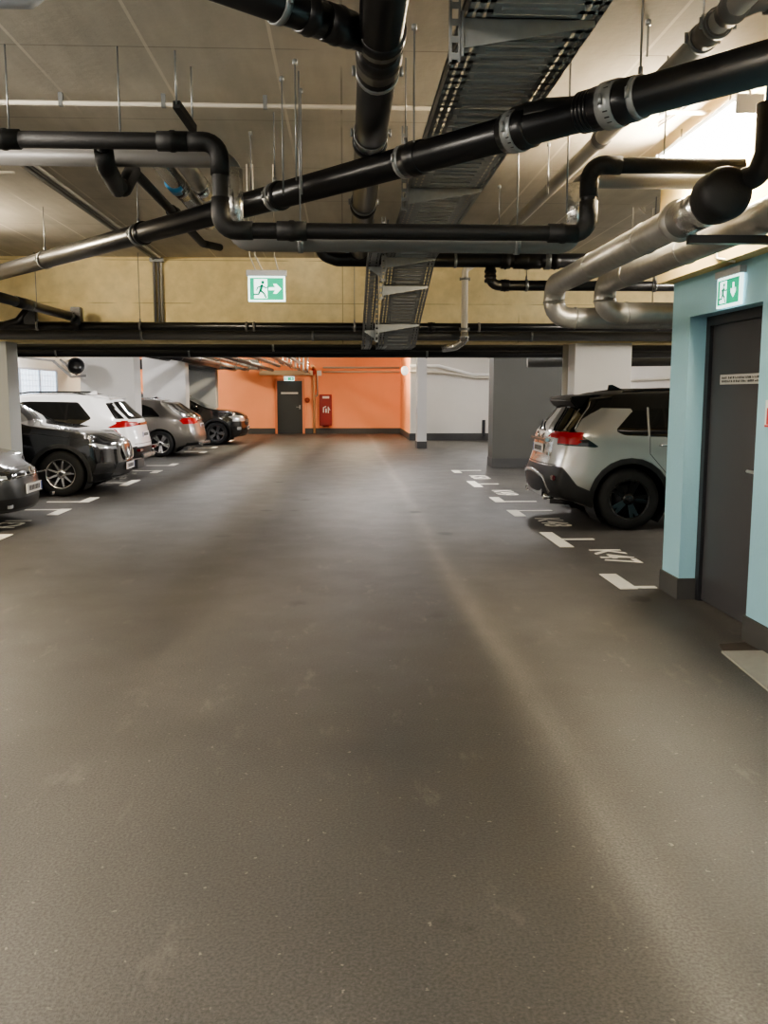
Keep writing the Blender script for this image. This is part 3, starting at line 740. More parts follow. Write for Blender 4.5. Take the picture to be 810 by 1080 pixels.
for x, y, wm, lab in ((-4.35, 9.3, M_LAMPB, 'batten lamp above the left bays, before the yellow beam'),
                      (-4.4, 1.0, M_LAMP, 'added batten lamp on the left, level with the photographer'),  # this and the following lamps are unseen, added to light the scene
                      (-1.3, 1.1, M_LAMP, 'added batten lamp over the drive above the photographer'),
                      (-3.6, 4.6, M_LAMP, 'added batten lamp on the left, before the lamp at the yellow beam'),
                      (2.2, .4, M_LAMP, 'added batten lamp along the stair core wall, nearest the photographer'),
                      (5.6, 10.2, M_LAMP, 'added batten lamp above the silver SUV'),
                      (2.9, 15.2, M_LAMPC, 'added batten lamp over the right bays beyond the beam'),
                      (-4.0, 14.6, M_LAMPC, 'added batten lamp over the nearer black SUV'),
                      (-7.4, 16.4, M_LAMPC, 'added batten lamp over the white SUV'),
                      (-3.4, 22.8, M_LAMPC, 'added batten lamp over the grey estate car'),
                      (.3, 18.0, M_LAMPC, 'added batten lamp over the drive beyond the beam'),
                      (1.5, 23.0, M_LAMPC, 'added batten lamp near the slender white post'),
                      (4.6, 27.5, M_LAMPC, 'added batten lamp in front of the white far wall'),
                      (6.2, 16.5, M_LAMPC, 'added batten lamp over the right bays beside the side wall'),
                      (-2.8, 29.5, M_LAMPB, 'added batten lamp in front of the left half of the orange wall'),
                      (.6, 31.5, M_LAMPB, 'added batten lamp in front of the right half of the orange wall'),
                      (-6.8, 33.4, M_LAMPB, 'added batten lamp in front of the far left end of the orange wall'),
                      (-7.4, 25.0, M_LAMPC, 'added batten lamp beside the side window')):
    luminaire(x, y, 3.24, 1.3, lab, wm)
# small guard lattice seen past the right loop
gl_ = thing('wire_lattice', 'thin white wire lattice hanging beside the bright concrete edge', 'lattice', PZ(668, 190, 3.1))
k = MB(); ly = 8.9
for px, y0, y1 in ((669, 195, 248), (690, 203, 236)): k.tube([P(px, y0, ly), P(px - 2, y1, ly)], .007, 6)
k.build('hanger', M_WPIPE, gl_)
k = MB()
for dy in (0, 9):
    k.tube([P(672, 207 + dy, ly), P(680, 216 + dy, ly), P(702, 205 + dy, ly)], .005, 6)
for px, y in ((680, 216), (690, 211), (700, 206)): k.tube([P(px, y, ly), P(px, y + 9, ly)], .004, 6)
k.build('wire', M_WPIPE, gl_)

# --- exit signs
def capsule(mb, o, u, v, n, a, b, r, th):
    a, b = Vector(a), Vector(b); d = (b - a); d = d.normalized() if d.length > 1e-6 else Vector((1, 0)); p = Vector((-d.y, d.x))
    poly = []
    for i in range(9):
        q = PI / 2 + PI * i / 8; poly.append(a + (d * math.cos(q) + p * math.sin(q)) * r)
    for i in range(9):
        q = -PI / 2 + PI * i / 8; poly.append(b + (d * math.cos(q) + p * math.sin(q)) * r)
    mb.prism([(x.x, x.y) for x in poly], o, u, v, n, th)
def runner(mb, o, u, v, n, th, s):
    for a, b, r in (((.55, .88), (.55, .88), .095), ((.5, .7), (.42, .42), .075), ((.5, .7), (.72, .58), .035), ((.72, .58), (.85, .62), .03),
                    ((.46, .68), (.26, .6), .035), ((.26, .6), (.2, .44), .03), ((.42, .42), (.62, .26), .05), ((.62, .26), (.72, .04), .042),
                    ((.40, .42), (.3, .22), .05), ((.3, .22), (.06, .2), .04)):
        capsule(mb, o, u, v, n, Vector(a) * s, Vector(b) * s, r * s, th)
def exit_sign(name, label, o, u, n, W, H, arrow, mirror=False, house=True):
    """o lower-left corner of the face as seen; u to the right, n toward the viewer"""
    o, u, n = Vector(o), Vector(u).normalized(), Vector(n).normalized(); v = Vector((0, 0, 1))
    t = thing(name, label, 'exit sign', o)
    e = .02 * W / .4
    MB().prism([(0, 0), (W, 0), (W, H), (0, H)], o - n * .02, u, v, n, .02).build('light_panel', M_LITW, t)
    f = .001
    MB().prism([(e, e), (W - e, e), (W - e, H - e), (e, H - e)], o + n * f, u, v, n, .002).build('green_field', M_GREEN, t)
    s = H - 2 * e
    dx = e + W * .11
    MB().prism([(dx, e + .06 * s), (dx + .62 * s, e + .06 * s), (dx + .62 * s, e + .94 * s), (dx, e + .94 * s)], o + n * .003, u, v, n, .002).build('white_doorway', M_LITW, t)
    mb = MB(); runner(mb, o + u * (dx - .04 * s) + v * (e + .07 * s) + n * .005, u, v, n, .002, s * .82); mb.build('running_figure', M_GREEND, t)
    ar = [(-.5, -.11), (.0, -.11), (-.16, -.36), (.1, -.36), (.46, 0), (.1, .36), (-.16, .36), (0, .11), (-.5, .11)]
    ca, sa = math.cos(arrow), math.sin(arrow); k = s * .62
    cxx, cyy = W * .73, H * .5
    MB().prism([(cxx + (x * ca - y * sa) * k, cyy + (x * sa + y * ca) * k) for x, y in ar], o + n * .003, u, v, n, .002).build('arrow', M_LITW, t)
    MB().prism([(-.012, H), (W + .012, H), (W + .012, H + .045), (-.012, H + .045)], o - n * .035, u, v, n, .05).build('lamp_housing', M_HOUS, t)
    return t
a = P(262, 318, 7.4); b = P(301, 318, 7.4); H_ = P(262, 291, 7.4).z - a.z
es = exit_sign('exit_sign', 'lit green exit sign with running figure and arrow, hanging from the ceiling', a, (1, 0, 0), (0, -1, 0), b.x - a.x, H_, 0)
for fx in (.22, .82):
    k = a + Vector(((b.x - a.x) * fx, 0, H_ + .04))
    MB().tube([k, k + Vector((-.05 if fx < .5 else -.03, 0, .12)), Vector((k.x - (.06 if fx < .5 else .03), k.y, ZC))], .006, 6).build('hanging_wire', M_WPIPE, es)
MB().tube([a + Vector((.12, 0, H_ + .04)), a + Vector((.06, 0, H_ + .16)), Vector((a.x + .05, a.y, ZC))], .008, 6).build('supply_cable', M_WPIPE, es)
a = PX(755.5, 326, 2.585); b = PX(780, 320, 2.585)
es2 = exit_sign('exit_sign', 'lit green exit sign with downward arrow on the blue wall above the grey door', (2.585, a.y, a.z + .0), (0, -1, 0), (-1, 0, 0), a.y - b.y, .2, -PI / 2)
cb = MB().box(2.48, 2.5, 5.98, 6.06, 2.56, 2.62).tube([(2.49, 6.0, 2.56), (2.49, 6.0, 2.49), (2.49, 5.9, 2.47), (2.55, 5.85, 2.45)], .009, 8, .03).tube([(2.494, 6.0, 2.6), (2.494, 6.0, 3.2)], .005, 8).tube([(2.494, 6.04, 2.6), (2.494, 6.04, 3.2)], .005, 8)
cb.build('supply_conduit', M_WPIPE, es2)
c0 = P(305, 400, 35.7)
exit_sign('exit_sign', 'small lit exit sign above the dark door in the far orange wall', (c0.x - .2, 35.75, c0.z - .06), (1, 0, 0), (0, -1, 0), .4, .16, -PI / 2)

# --- things at the far end
hc = thing('hydrant_cabinet', 'tall red hose cabinet with white signs on the orange wall', 'hose cabinet', P(343, 448, 35.8))
x0, x1 = P(337, 430, 35.8).x, P(350, 430, 35.8).x; z0, z1 = P(340, 449, 35.8).z, P(340, 416, 35.8).z
MB().box(x0, x1, 35.72, 35.995, z0, z1).build('cabinet_body', M_RED, hc, bevel=.015)
MB().box(x0 + .03, x1 - .03, 35.70, 35.72, z0 + .03, z1 - .03).build('cabinet_door', mat('darker red door', (128, 30, 26), .45), hc)
MB().box(x0 + .12, x1 - .1, 35.694, 35.7, z1 - .16, z1 - .07).build('label_strip', M_WSIGN, hc)
# hose pictogram: reel and flame strokes
k = MB(); o = (x0 + .16, 35.7, z0 + .52)
for a_, b_, r_ in (((0, .02), (0, .2), .02), ((0, .2), (.09, .24), .02), ((.1, .02), (.1, .14), .028), ((.19, .0), (.19, .22), .02), ((.19, .22), (.25, .1), .014)): capsule(k, o, (1, 0, 0), (0, 0, 1), (0, -1, 0), a_, b_, r_, .006)
k.build('pictogram', M_WSIGN, hc)
MB().tube([((x0 + x1) / 2 - .12, 35.99, z0 - .005), ((x0 + x1) / 2 + .12, 35.99, z0 - .005)], .05, 12).build('outlet', M_RED, hc)
vp_x = P(331.5, 430, 35.85).x
sp_ = pipe('stand_pipe', 'pale vertical stand pipe on the orange wall beside the red cabinet', 'pipe', [(vp_x, 35.85, .02), (vp_x, 35.85, 2.62), (vp_x, 33.5, 2.62)], .05, mat('sand coloured pipe', (206, 160, 120), .5), .1)
MB().tube([(vp_x + .13, 35.9, 1.52), (vp_x + .13, 35.9, 2.5)], .03, 8).tube([(vp_x, 35.88, 1.5), (vp_x + .13, 35.9, 1.5)], .025, 8).build('side_pipe', M_LGREYP, sp_)
MB().ball((vp_x - .02, 35.8, 2.45), .14, .7, .7, 1).build('valve_body', M_RED, sp_)
MB().box(vp_x + .12, vp_x + .3, 35.85, 35.95, 2.3, 2.5).build('valve_box', M_WSIGN, sp_)
cb = MB().lathe([(.0, 0), (.1, 0), (.1, .05), (.0, .06)], (P(324, 422, 35.9).x, 35.99, P(324, 422, 35.9).z), (0, -1, 0), 20).build('wall_mounted_call_point', mat('brown red disc', (150, 70, 50), .5))
tag(cb, 'round reddish call point on the orange wall right of the dark door', 'call point')
# white conduits on the far walls
def far_line(label, pts, r, m, name='wall_mounted_conduit'): return pipe(name, label, 'conduit', pts, r, m, 0, seg=8)
far_line('upper pale conduit crossing the orange wall near its top', [(-.8, 35.9, 2.62), (2.25, 35.9, 2.62)], .035, M_LGREYP)
far_line('lower pale conduit crossing the orange wall near its top', [(-.8, 35.9, 2.45), (2.25, 35.9, 2.45)], .03, M_WPIPE)
wy = 30.55
far_line('upper white conduit stepping down along the white far wall', [P(432, 386, wy), P(463, 386, wy), P(498, 395, wy), P(560, 395, wy)], .05, mat('bright white pipe', (238, 236, 232), .4))
far_line('lower white conduit stepping down along the white far wall', [P(432, 392, wy), P(472, 393, wy), P(500, 398, wy), P(560, 399, wy)], .04, M_WPIPE)
far_line('white conduit on the side wall beyond the silver SUV', [(7.7, 13.5, 1.95), (7.7, 24, 1.95)], .03, M_WPIPE)
jb = P(427, 391, 30.4)
tag(MB().box(jb.x - .04, jb.x + .04, jb.y, 30.7, jb.z - .04, jb.z + .04).ball(jb, .13, 1, .8, 1.2).build('wall_lamp', mat('pale globe', (235, 228, 214), .4, emit=.8)), 'small pale globe lamp at the corner of the orange and white walls', 'lamp')
tag(MB().box(P(508.5, 450, 30.6).x, P(511.5, 450, 30.6).x, 30.54, 30.64, .14, .7).build('wall_post', M_FRAME), 'short dark upright guard post at the foot of the white far wall', 'post')
# pipe bundle under the far ceiling
labs = ['black pipe of the far ceiling bundle, leftmost', 'second black pipe from the left in the far ceiling bundle', 'silver pipe of the far ceiling bundle, left of the bright one', 'bright silver pipe in the middle of the far ceiling bundle',
        'grey pipe of the far ceiling bundle, right of the bright one', 'slim silver pipe over the dark far door', 'slim silver pipe right of the dark far door', 'rightmost slim pipe of the far ceiling bundle']
for i, (x, z, r, m) in enumerate(((-5.0, 2.62, .12, M_BLKP), (-4.4, 2.55, .1, M_BLKP), (-3.9, 2.52, .07, M_SILV), (-3.4, 2.52, .08, M_FOIL), (-2.95, 2.5, .06, M_GREYP), (-2.5, 2.58, .05, M_SILV), (-2.1, 2.62, .05, M_SILV), (-1.7, 2.66, .05, M_GREYP))):
    o = pipe('ceiling_pipe', labs[i], 'pipe', [(x, 14.2 if i not in (0, 1) else 20.5, z), (x + .2, 35.2 if i < 5 else 32.6, z)], r, m, 0, group='pipes under the far ceiling')
    for Y in ((24, 27.5, 31, 34) if i < 5 else (24, 27.5, 31)): clamp(o, Vector((x + .2 * (Y - 14.2) / 21, Y, z)), Vector((0, 1, 0)), r + .003, True, rr=.008)
for i in range(8):
    x = -2.35 + i * .15; Y = 33.2
    o = pipe('drop_pipe', ('%s vertical silver pipe in the row right of the far door lamp' % ('first second third fourth fifth sixth seventh eighth'.split()[i])), 'pipe', [(x, Y, ZC), (x, Y, 2.75 - i * .05), (x, 35.9, 2.72 - i * .05)], .035, M_FOIL if i % 2 else M_LGREYP, .1, seg=10, group='silver drop pipes before the orange wall')
dk = tag(MB().box(-9.2, -2.9, 31.0, 31.5, 2.42, 2.75).build('ventilation_duct', mat('black duct', (34, 34, 36), .5, noise=.2), bevel=.01), 'long black ventilation duct high above the farther black SUV', 'duct')
fn = thing('fan_housing', 'round black fan on a grey frame high on the left before the white pillar', 'fan', (-5.75, 19.0, 2.3))
vx, vy, vz = P(80, 386, 18.9)
MB().lathe([(.02, -.12), (.15, -.12), (.17, -.05), (.17, .12), (.14, .12), (.12, 0), (.02, 0)], (vx, vy, vz), (.3, -1, 0), 24).build('fan_body', M_BLKP, fn)
MB().bar((vx - .45, vy, vz + .1), (vx - .1, vy, vz - .22), .05, .05).bar((vx - .1, vy, vz - .22), (vx + .2, vy, vz - .2), .05, .05).bar((vx - .35, vy + .12, vz + .14), (vx - .02, vy + .12, vz - .18), .04, .04).bar((vx - 1.3, vy, vz + .2), (vx - .42, vy, vz + .1), .04, .04).build('support_frame', M_GREYP, fn)
# ================================================================== CARS
def lerp_tab(tab, x):
    if x <= tab[0][0]: return tab[0][1]
    for (a, va), (b, vb) in zip(tab, tab[1:]):
        if x <= b: return va + (vb - va) * (x - a) / (b - a) if b > a else vb
    return tab[-1][1]
def smooth01(t): t = max(0, min(1, t)); return t * t * (3 - 2 * t)

def car_shell(s):
    """closed body shell; x from the nose (0) to the tail (L), y across, z up"""
    L = s['L']
    xs = [0, .05, .12, .22, .36]
    x = .52
    while x < L - .5: xs.append(x); x += .17
    xs += [L - .36, L - .22, L - .12, L - .05, L]
    ts = [0, .04, .1, .17, .25, .33, .41, .49, .57, .65, .73, .81, .88, .94, .975, 1]
    ss = [-1, -.93, -.78, -.55, -.28, 0, .28, .55, .78, .93, 1]
    ff, fr = s.get('ff', .5), s.get('fr', .9)
    def pt(x0, sv, t):
        zb, zt = lerp_tab(s['zb'], x0), lerp_tab(s['zt'], x0)
        z = zb + (zt - zb) * t
        b = lerp_tab(s['belt'], x0); w = lerp_tab(s['hw'], x0)
        for xw in s['wheels']: w += s.get('bulge', .015) * math.exp(-((x0 - xw) / .42) ** 2) * max(0, 1 - abs(z - .62) / .45)
        if z < .55: k = 1 - .10 * ((.55 - z) / .45) ** 2
        elif z < b: k = 1 - .025 * ((z - .55) / max(.1, b - .55)) ** 2
        else: k = .975
        y = w * k
        if z > b: y -= s.get('tum', .34) * (z - b)
        y *= sv
        af, ar = 1 - smooth01(x0 / ff), 1 - smooth01((L - x0) / fr)
        zz = z
        z += s.get('crown', .03) * (1 - sv * sv) * smooth01((t - .8) / .2)
        X = x0 + (lerp_tab(s['fx'], zz) + s.get('crf', .14) * abs(sv) ** 3) * af - (lerp_tab(s['rx'], zz) + s.get('crr', .12) * abs(sv) ** 3) * ar
        return Vector((X, y, z))
    bm = bmesh.new(); cache = {}
    def V(i, j, k):
        key = (i, j, k)
        if key not in cache: cache[key] = bm.verts.new(pt(xs[i], ss[j], ts[k]))
        return cache[key]
    I, J, K = len(xs) - 1, len(ss) - 1, len(ts) - 1
    for i in range(I):
        for k in range(K):
            bm.faces.new((V(i, 0, k), V(i + 1, 0, k), V(i + 1, 0, k + 1), V(i, 0, k + 1)))
            bm.faces.new((V(i, J, k), V(i, J, k + 1), V(i + 1, J, k + 1), V(i + 1, J, k)))
        for j in range(J):
            bm.faces.new((V(i, j, 0), V(i, j + 1, 0), V(i + 1, j + 1, 0), V(i + 1, j, 0)))
            bm.faces.new((V(i, j, K), V(i + 1, j, K), V(i + 1, j + 1, K), V(i, j + 1, K)))
    for j in range(J):
        for k in range(K):
            bm.faces.new((V(0, j, k), V(0, j, k + 1), V(0, j + 1, k + 1), V(0, j + 1, k)))
            bm.faces.new((V(I, j, k), V(I, j + 1, k), V(I, j + 1, k + 1), V(I, j, k + 1)))
    bmesh.ops.recalc_face_normals(bm, faces=bm.faces)
    me = bpy.data.meshes.new('shell'); bm.to_mesh(me); bm.free()
    o = bpy.data.objects.new('shell', me); COL.objects.link(o)
    md = o.modifiers.new('s', 'SUBSURF'); md.levels = s.get('sub', 1); md.render_levels = md.levels
    bpy.context.view_layer.update()
    m2 = bpy.data.meshes.new_from_object(o.evaluated_get(bpy.context.evaluated_depsgraph_get()))
    bpy.data.objects.remove(o); bpy.data.meshes.remove(me)
    bm = bmesh.new(); bm.from_mesh(m2); bpy.data.meshes.remove(m2)
    return bm, pt

def inside(poly, a, b):
    r = False; n = len(poly)
    for i in range(n):
        x1, y1 = poly[i]; x2, y2 = poly[(i + 1) % n]
        if (y1 > b) != (y2 > b) and a < (x2 - x1) * (b - y1) / (y2 - y1) + x1: r = not r
    return r
VIEWS = {'side': ((0, 2), lambda n, c: abs(n.y) > .28),
         'front': ((1, 2), lambda n, c: n.x < -.2),
         'rear': ((1, 2), lambda n, c: n.x > .2),
         'top': ((0, 1), lambda n, c: n.z > .25)}
def grow(poly, d):
    """offset a counter- or clockwise polygon outward by d"""
    n = len(poly); A = sum(poly[i][0] * poly[(i + 1) % n][1] - poly[(i + 1) % n][0] * poly[i][1] for i in range(n)); sg = 1 if A > 0 else -1
    out = []
    for i in range(n):
        p0, p1, p2 = Vector(poly[i - 1]), Vector(poly[i]), Vector(poly[(i + 1) % n])
        e1, e2 = (p1 - p0).normalized(), (p2 - p1).normalized()
        n1, n2 = Vector((e1.y, -e1.x)) * sg, Vector((e2.y, -e2.x)) * sg
        m = (n1 + n2)
        m = m / max(.35, m.dot(n1)) if m.length > 1e-6 else n1
        out.append(tuple(p1 + m * d))
    return out
def rnd(poly, r, n=3):
    pts = [Vector((x, y, 0)) for x, y in poly]; out = []
    m = len(pts)
    for i in range(m):
        a, p, c = pts[i - 1], pts[i], pts[(i + 1) % m]
        k = min(r, (a - p).length * .45, (c - p).length * .45)
        s, e = p + (a - p).normalized() * k, p + (c - p).normalized() * k
        for j in range(n + 1):
            t = j / n; q = s * (1 - t) ** 2 + p * 2 * t * (1 - t) + e * t * t; out.append((q.x, q.y))
    return out

def build_car(name, label, s, loc, rz):
    root = thing(name, label, 'car', loc, rz)
    bm, pt = car_shell(s)
    L = s['L']; wr = s['wr']; arc_r = s.get('arch', wr + .055)
    regs = []      # (name, material, view, polygon, filter or None)
    for xw in s['wheels']:
        if s.get('clad'):
            c0 = [(xw + (arc_r + .065) * math.cos(q), wr + (arc_r + .065) * math.sin(q)) for q in [i * PI / 12 for i in range(-4, 17)]]
            regs.append(('wheel_arch_trim', s['clad'], 'side', c0, None))
    regs += s['regions']
    for xw in s['wheels']:
        c1 = [(xw + arc_r * math.cos(q), wr + arc_r * math.sin(q)) for q in [i * PI / 12 for i in range(-5, 18)]]
        regs.append((None, None, 'side', c1, None))
    for rg in regs:
        (a, b), cond = VIEWS[rg[2]]; poly = rg[3]
        m = .14
        x0, x1 = min(p[0] for p in poly) - m, max(p[0] for p in poly) + m
        y0, y1 = min(p[1] for p in poly) - m, max(p[1] for p in poly) + m
        bm.normal_update()
        for (p, q) in zip(poly, poly[1:] + poly[:1]):
            d = Vector((q[0] - p[0], q[1] - p[1]))
            if d.length < 1e-4: continue
            nn = Vector((0, 0, 0)); nn[a] = -d.y; nn[b] = d.x
            co = Vector((0, 0, 0)); co[a], co[b] = p
            mx0, mx1, my0, my1 = min(p[0], q[0]) - m, max(p[0], q[0]) + m, min(p[1], q[1]) - m, max(p[1], q[1]) + m
            fs = []
            for f in bm.faces:
                c = f.calc_center_median()
                if mx0 < c[a] < mx1 and my0 < c[b] < my1 and cond(f.normal, c): fs.append(f)
            if not fs: continue
            geom = set(fs)
            for f in fs: geom.update(f.edges); geom.update(f.verts)
            bmesh.ops.bisect_plane(bm, geom=list(geom), dist=2e-4, plane_co=co, plane_no=nn.normalized())
    bm.normal_update()
    groups = {}
    kill = []
    for f in bm.faces:
        c = f.calc_center_median(); n = f.normal; key = ('body', None)
        for i in range(len(regs) - 1, -1, -1):
            nm, mt, vw, poly, flt = regs[i]
            (a, b), cond = VIEWS[vw]
            if vw == 'side' and nm is None: ok = abs(c.y) > .3 and inside(poly, c.x, c.z)
            else: ok = cond(n, c) and inside(poly, c[a], c[b])
            if ok and flt and not flt(c, n): ok = False
            if ok:
                key = (i, ('L' if c.y < 0 else 'R') if vw == 'side' else None) if nm else 'kill'; break
        if key == 'kill': continue
        groups.setdefault(key, []).append(f)
    objs = {}
    for key, fs in groups.items():
        nb = bmesh.new(); vm = {}
        for f in fs:
            vs = []
            for v in f.verts:
                if v not in vm: vm[v] = nb.verts.new(v.co)
                vs.append(vm[v])
            try: nf = nb.faces.new(vs); nf.smooth = True
            except ValueError: pass
        nm, mt = ('body', s['paint']) if key[0] == 'body' else regs[key[0]][:2]
        me = bpy.data.meshes.new(nm); nb.to_mesh(me); nb.free(); me.materials.append(mt)
        o = bpy.data.objects.new(nm, me); COL.objects.link(o); o.parent = root
        objs[key] = o
    bm.free()
    from mathutils.bvhtree import BVHTree
    vs, ps = [], []
    for o in objs.values():
        b_ = len(vs); vs += [v.co.copy() for v in o.data.vertices]; ps += [tuple(b_ + i for i in q.vertices) for q in o.data.polygons]
    tree = BVHTree.FromPolygons(vs, ps)
    def surf(x, z, sg):
        h = tree.ray_cast(Vector((x, 3 * sg, z)), Vector((0, -sg, 0)))[0]
        return h if h is not None else Vector((x, .8 * sg, z))
    def top(x, y):
        h = tree.ray_cast(Vector((x, y, 4)), Vector((0, 0, -1)))[0]
        return h if h is not None else Vector((x, y, 1.5))
    def tail(y, z, sx=1):
        h = tree.ray_cast(Vector((9 if sx > 0 else -4, y, z)), Vector((-sx, 0, 0)))[0]
        return h if h is not None else Vector((0, y, z))
    s['surf'], s['top'], s['tail'] = surf, top, tail
    # wheel wells
    for xw in s['wheels']:
        for sg in (-1, 1):
            w = abs(pt(xw, 1, .3).y)
            mb = MB(); R = arc_r + .012
            arc = [(xw + R * math.cos(q), wr + R * math.sin(q)) for q in [i * PI / 14 for i in range(-3, 18)]]
            for (xa, za_), (xb, zb_) in zip(arc, arc[1:]):
                v = [mb.bm.verts.new((x, y * sg, z)) for x, y, z in ((xa, .45, za_), (xb, .45, zb_), (xb, w - .03, zb_), (xa, w - .03, za_))]
                mb.bm.faces.new(v)
            mb.bm.faces.new([mb.bm.verts.new((x, .45 * sg, z)) for x, z in arc])
            mb.build('wheel_well', M_CABLE, root, local=True)
    # wheels
    wy = s['track']; tw = .11
    for i, xw in enumerate(s['wheels']):
        for sg in (-1, 1):
            if s.get('_tyre') is None:
                r0 = s['rim']
                prof = [(r0 - .015, -tw), (r0 + .01, -tw - .004), ((r0 + wr) / 2, -tw - .014), (wr - .025, -tw - .002), (wr - .006, -tw + .02), (wr, -tw + .045), (wr, tw - .045), (wr - .006, tw - .02), (wr - .025, tw + .002), ((r0 + wr) / 2, tw + .014), (r0 + .01, tw + .004), (r0 - .015, tw)]
                mb = MB().lathe(prof, (0, 0, 0), (0, 1, 0), 40)
                for g in (-.035, 0, .035): mb.lathe([(wr + .001, g - .004), (wr + .0015, g), (wr + .001, g + .004)], (0, 0, 0), (0, 1, 0), 40)
                ty = mb.build('wheel', mat('tyre rubber', (26, 26, 27), .75, noise=.15, nscale=20), root, local=True)
                s['_tyre'] = ty.data
                # rim, outer side toward -y
                rb_ = MB()
                rb_.lathe([(r0 + .004, -tw - .004), (r0 - .012, -tw + .0), (r0 - .018, -tw + .02), (r0 - .03, -tw + .06), (r0 - .03, .06)], (0, 0, 0), (0, 1, 0), 40)
                ns, style = s.get('spokes', (5, 'double'))
                for k in range(ns):
                    th = 2 * PI * k / ns + .3
                    for off in ((-.16, .16) if style == 'double' else (0,)):
                        ca, sa = math.cos(th), math.sin(th); ce, se = math.cos(th + off), math.sin(th + off)
                        wi, wo = s.get('spw', (.03, .022))
                        a0 = Vector((ca * .05, 0, sa * .05)); b0_ = Vector((ce * (r0 - .015), 0, se * (r0 - .015)))
                        d = (b0_ - a0).normalized(); pp = Vector((-d.z, 0, d.x))
                        q = [a0 + pp * wi, b0_ + pp * wo, b0_ - pp * wo, a0 - pp * wi]
                        f_ = [rb_.bm.verts.new(v + Vector((0, -tw + (.03 if j in (0, 3) else .005), 0))) for j, v in enumerate(q)]
                        g_ = [rb_.bm.verts.new(v + Vector((0, -tw + .06, 0))) for v in q]
                        rb_.bm.faces.new(f_); rb_.bm.faces.new(g_[::-1])
                        for j in range(4): rb_.bm.faces.new((f_[j], f_[(j + 1) % 4], g_[(j + 1) % 4], g_[j]))
                rb_.lathe([(.0, -tw + .012), (.045, -tw + .014), (.075, -tw + .03), (.075, -tw + .07)], (0, 0, 0), (0, 1, 0), 20)
                rm = rb_.build('rim', s['rimmat'], ty, local=True); s['_rim'] = rm.data
                ds = MB().lathe([(.0, -.03), (r0 - .04, -.03), (r0 - .04, .0), (.0, .0)], (0, 0, 0), (0, 1, 0), 32).build('brake_disc', mat('dark disc', (40, 40, 42), .5, .5), ty, local=True); s['_disc'] = ds.data
                cpp = MB().lathe([(.0, -tw + .006), (.026, -tw + .008), (.03, -tw + .014)], (0, 0, 0), (0, 1, 0), 16).build('hub_cap', M_CABLE, ty, local=True); s['_cap'] = cpp.data
            else:
                ty = bpy.data.objects.new('wheel', s['_tyre']); COL.objects.link(ty); ty.parent = root
                for nm, k in (('rim', '_rim'), ('brake_disc', '_disc'), ('hub_cap', '_cap')):
                    c = bpy.data.objects.new(nm, s[k]); COL.objects.link(c); c.parent = ty
            ty.location = (xw, sg * wy, wr); ty.rotation_euler = (0, .4 * i + .2, 0) if sg < 0 else (0, .3, PI)
    root['_pt'] = 0; del root['_pt']
    return root, pt, objs

def gloss(name, rgb, metal=0., rough=.28): return mat(name, rgb, rough, metal, coat=1.0)
M_GLASS = mat('dark car glass', (10, 12, 14), .04, spec=.7)
M_CLAD = mat('black car cladding', (24, 24, 25), .5)
M_GBLK = gloss('gloss black car trim', (10, 10, 11), 0, .15)
M_ROOFB = mat('satin black roof', (8, 8, 9), .5, spec=.2)
M_CHROME = mat('bright car trim', (220, 222, 222), .14, 1.0)
M_TAIL = mat('red tail lamp glass', (140, 4, 9), .2, emit=.1, spec=.3)
M_TAILD = mat('dark red lamp glass', (96, 8, 12), .15, coat=1)
M_HEAD = mat('clear lamp glass', (205, 210, 214), .08, .6, coat=1)
M_LAMPG = mat('smoked lamp glass', (52, 54, 58), .08, .5, coat=1)
M_PLATE = mat('number plate white', (226, 224, 222), .4)
M_SEAM = mat('dark panel gap', (8, 8, 8), .7)
M_ALLOY = mat('silver alloy', (190, 190, 190), .25, .85)
M_BALLOY = gloss('black alloy', (12, 12, 13), .3, .25)

def plate(root, x, z, face, yaw=0):
    """number plate at the nose (face -1) or the tail (face +1), print unreadable in the photo"""
    M = Matrix.Translation((x, 0, z)) @ Matrix.Rotation(yaw, 4, 'Y')
    mb = MB().box(-.006, .006, -.26, .26, -.056, .056, M); p = mb.build('number_plate', M_PLATE, root, local=True)
    k = MB(); y = -.17
    while y < .2:
        w = random.choice((.022, .03, .034)); k.box(face * .006, face * .008, y, y + w, -.03, .03, M)
        k.box(face * .008, face * .0085, y + .009, y + w - .008, -.004, .02, M); y += w + .016
    k.build('lettering', M_INK, p, local=True)
    MB().box(face * .006, face * .008, -.255 , -.222, -.05, .05, M).build('blue_strip', mat('plate blue', (40, 70, 150), .4), p, local=True)
def mirror(root, x, y, z, m, sg):
    mb = MB(); g = mb.box(x - .06, x + .09, min(y, y + sg * .2), max(y, y + sg * .2), z, z + .15)
    o = mb.build('wing_mirror', m, root, local=True, sub=2)
    MB().tube([(x + .02, y - sg * .05, z + .02), (x + .02, y + sg * .08, z + .05)], .025, 8).build('mirror_stalk', M_CLAD, o, local=True)
def handle(root, s, x, z, m, sg):
    p = s['surf'](x, z, sg); mb = MB()
    mb.tube([p + Vector((-.1, sg * .002, 0)), p + Vector((-.08, sg * .03, .003)), p + Vector((.08, sg * .03, .003)), p + Vector((.1, sg * .002, 0))], .014, 10, .02)
    mb.build('door_handle', m, root, local=True)
def ring(mb, c, R, r, axis, seg=24):
    prof = [(R + r * math.cos(2 * PI * k / 8), r * math.sin(2 * PI * k / 8)) for k in range(8)]
    return mb.lathe(prof, c, axis, seg, closed=True)
def fin(root, x, z, m): MB().prism([(0, 0), (.2, 0), (.19, .06), (.15, .065), (.05, .02)], (x, -.02, z), (1, 0, 0), (0, 0, 1), (0, 1, 0), .04).build('roof_antenna', m, root, local=True)
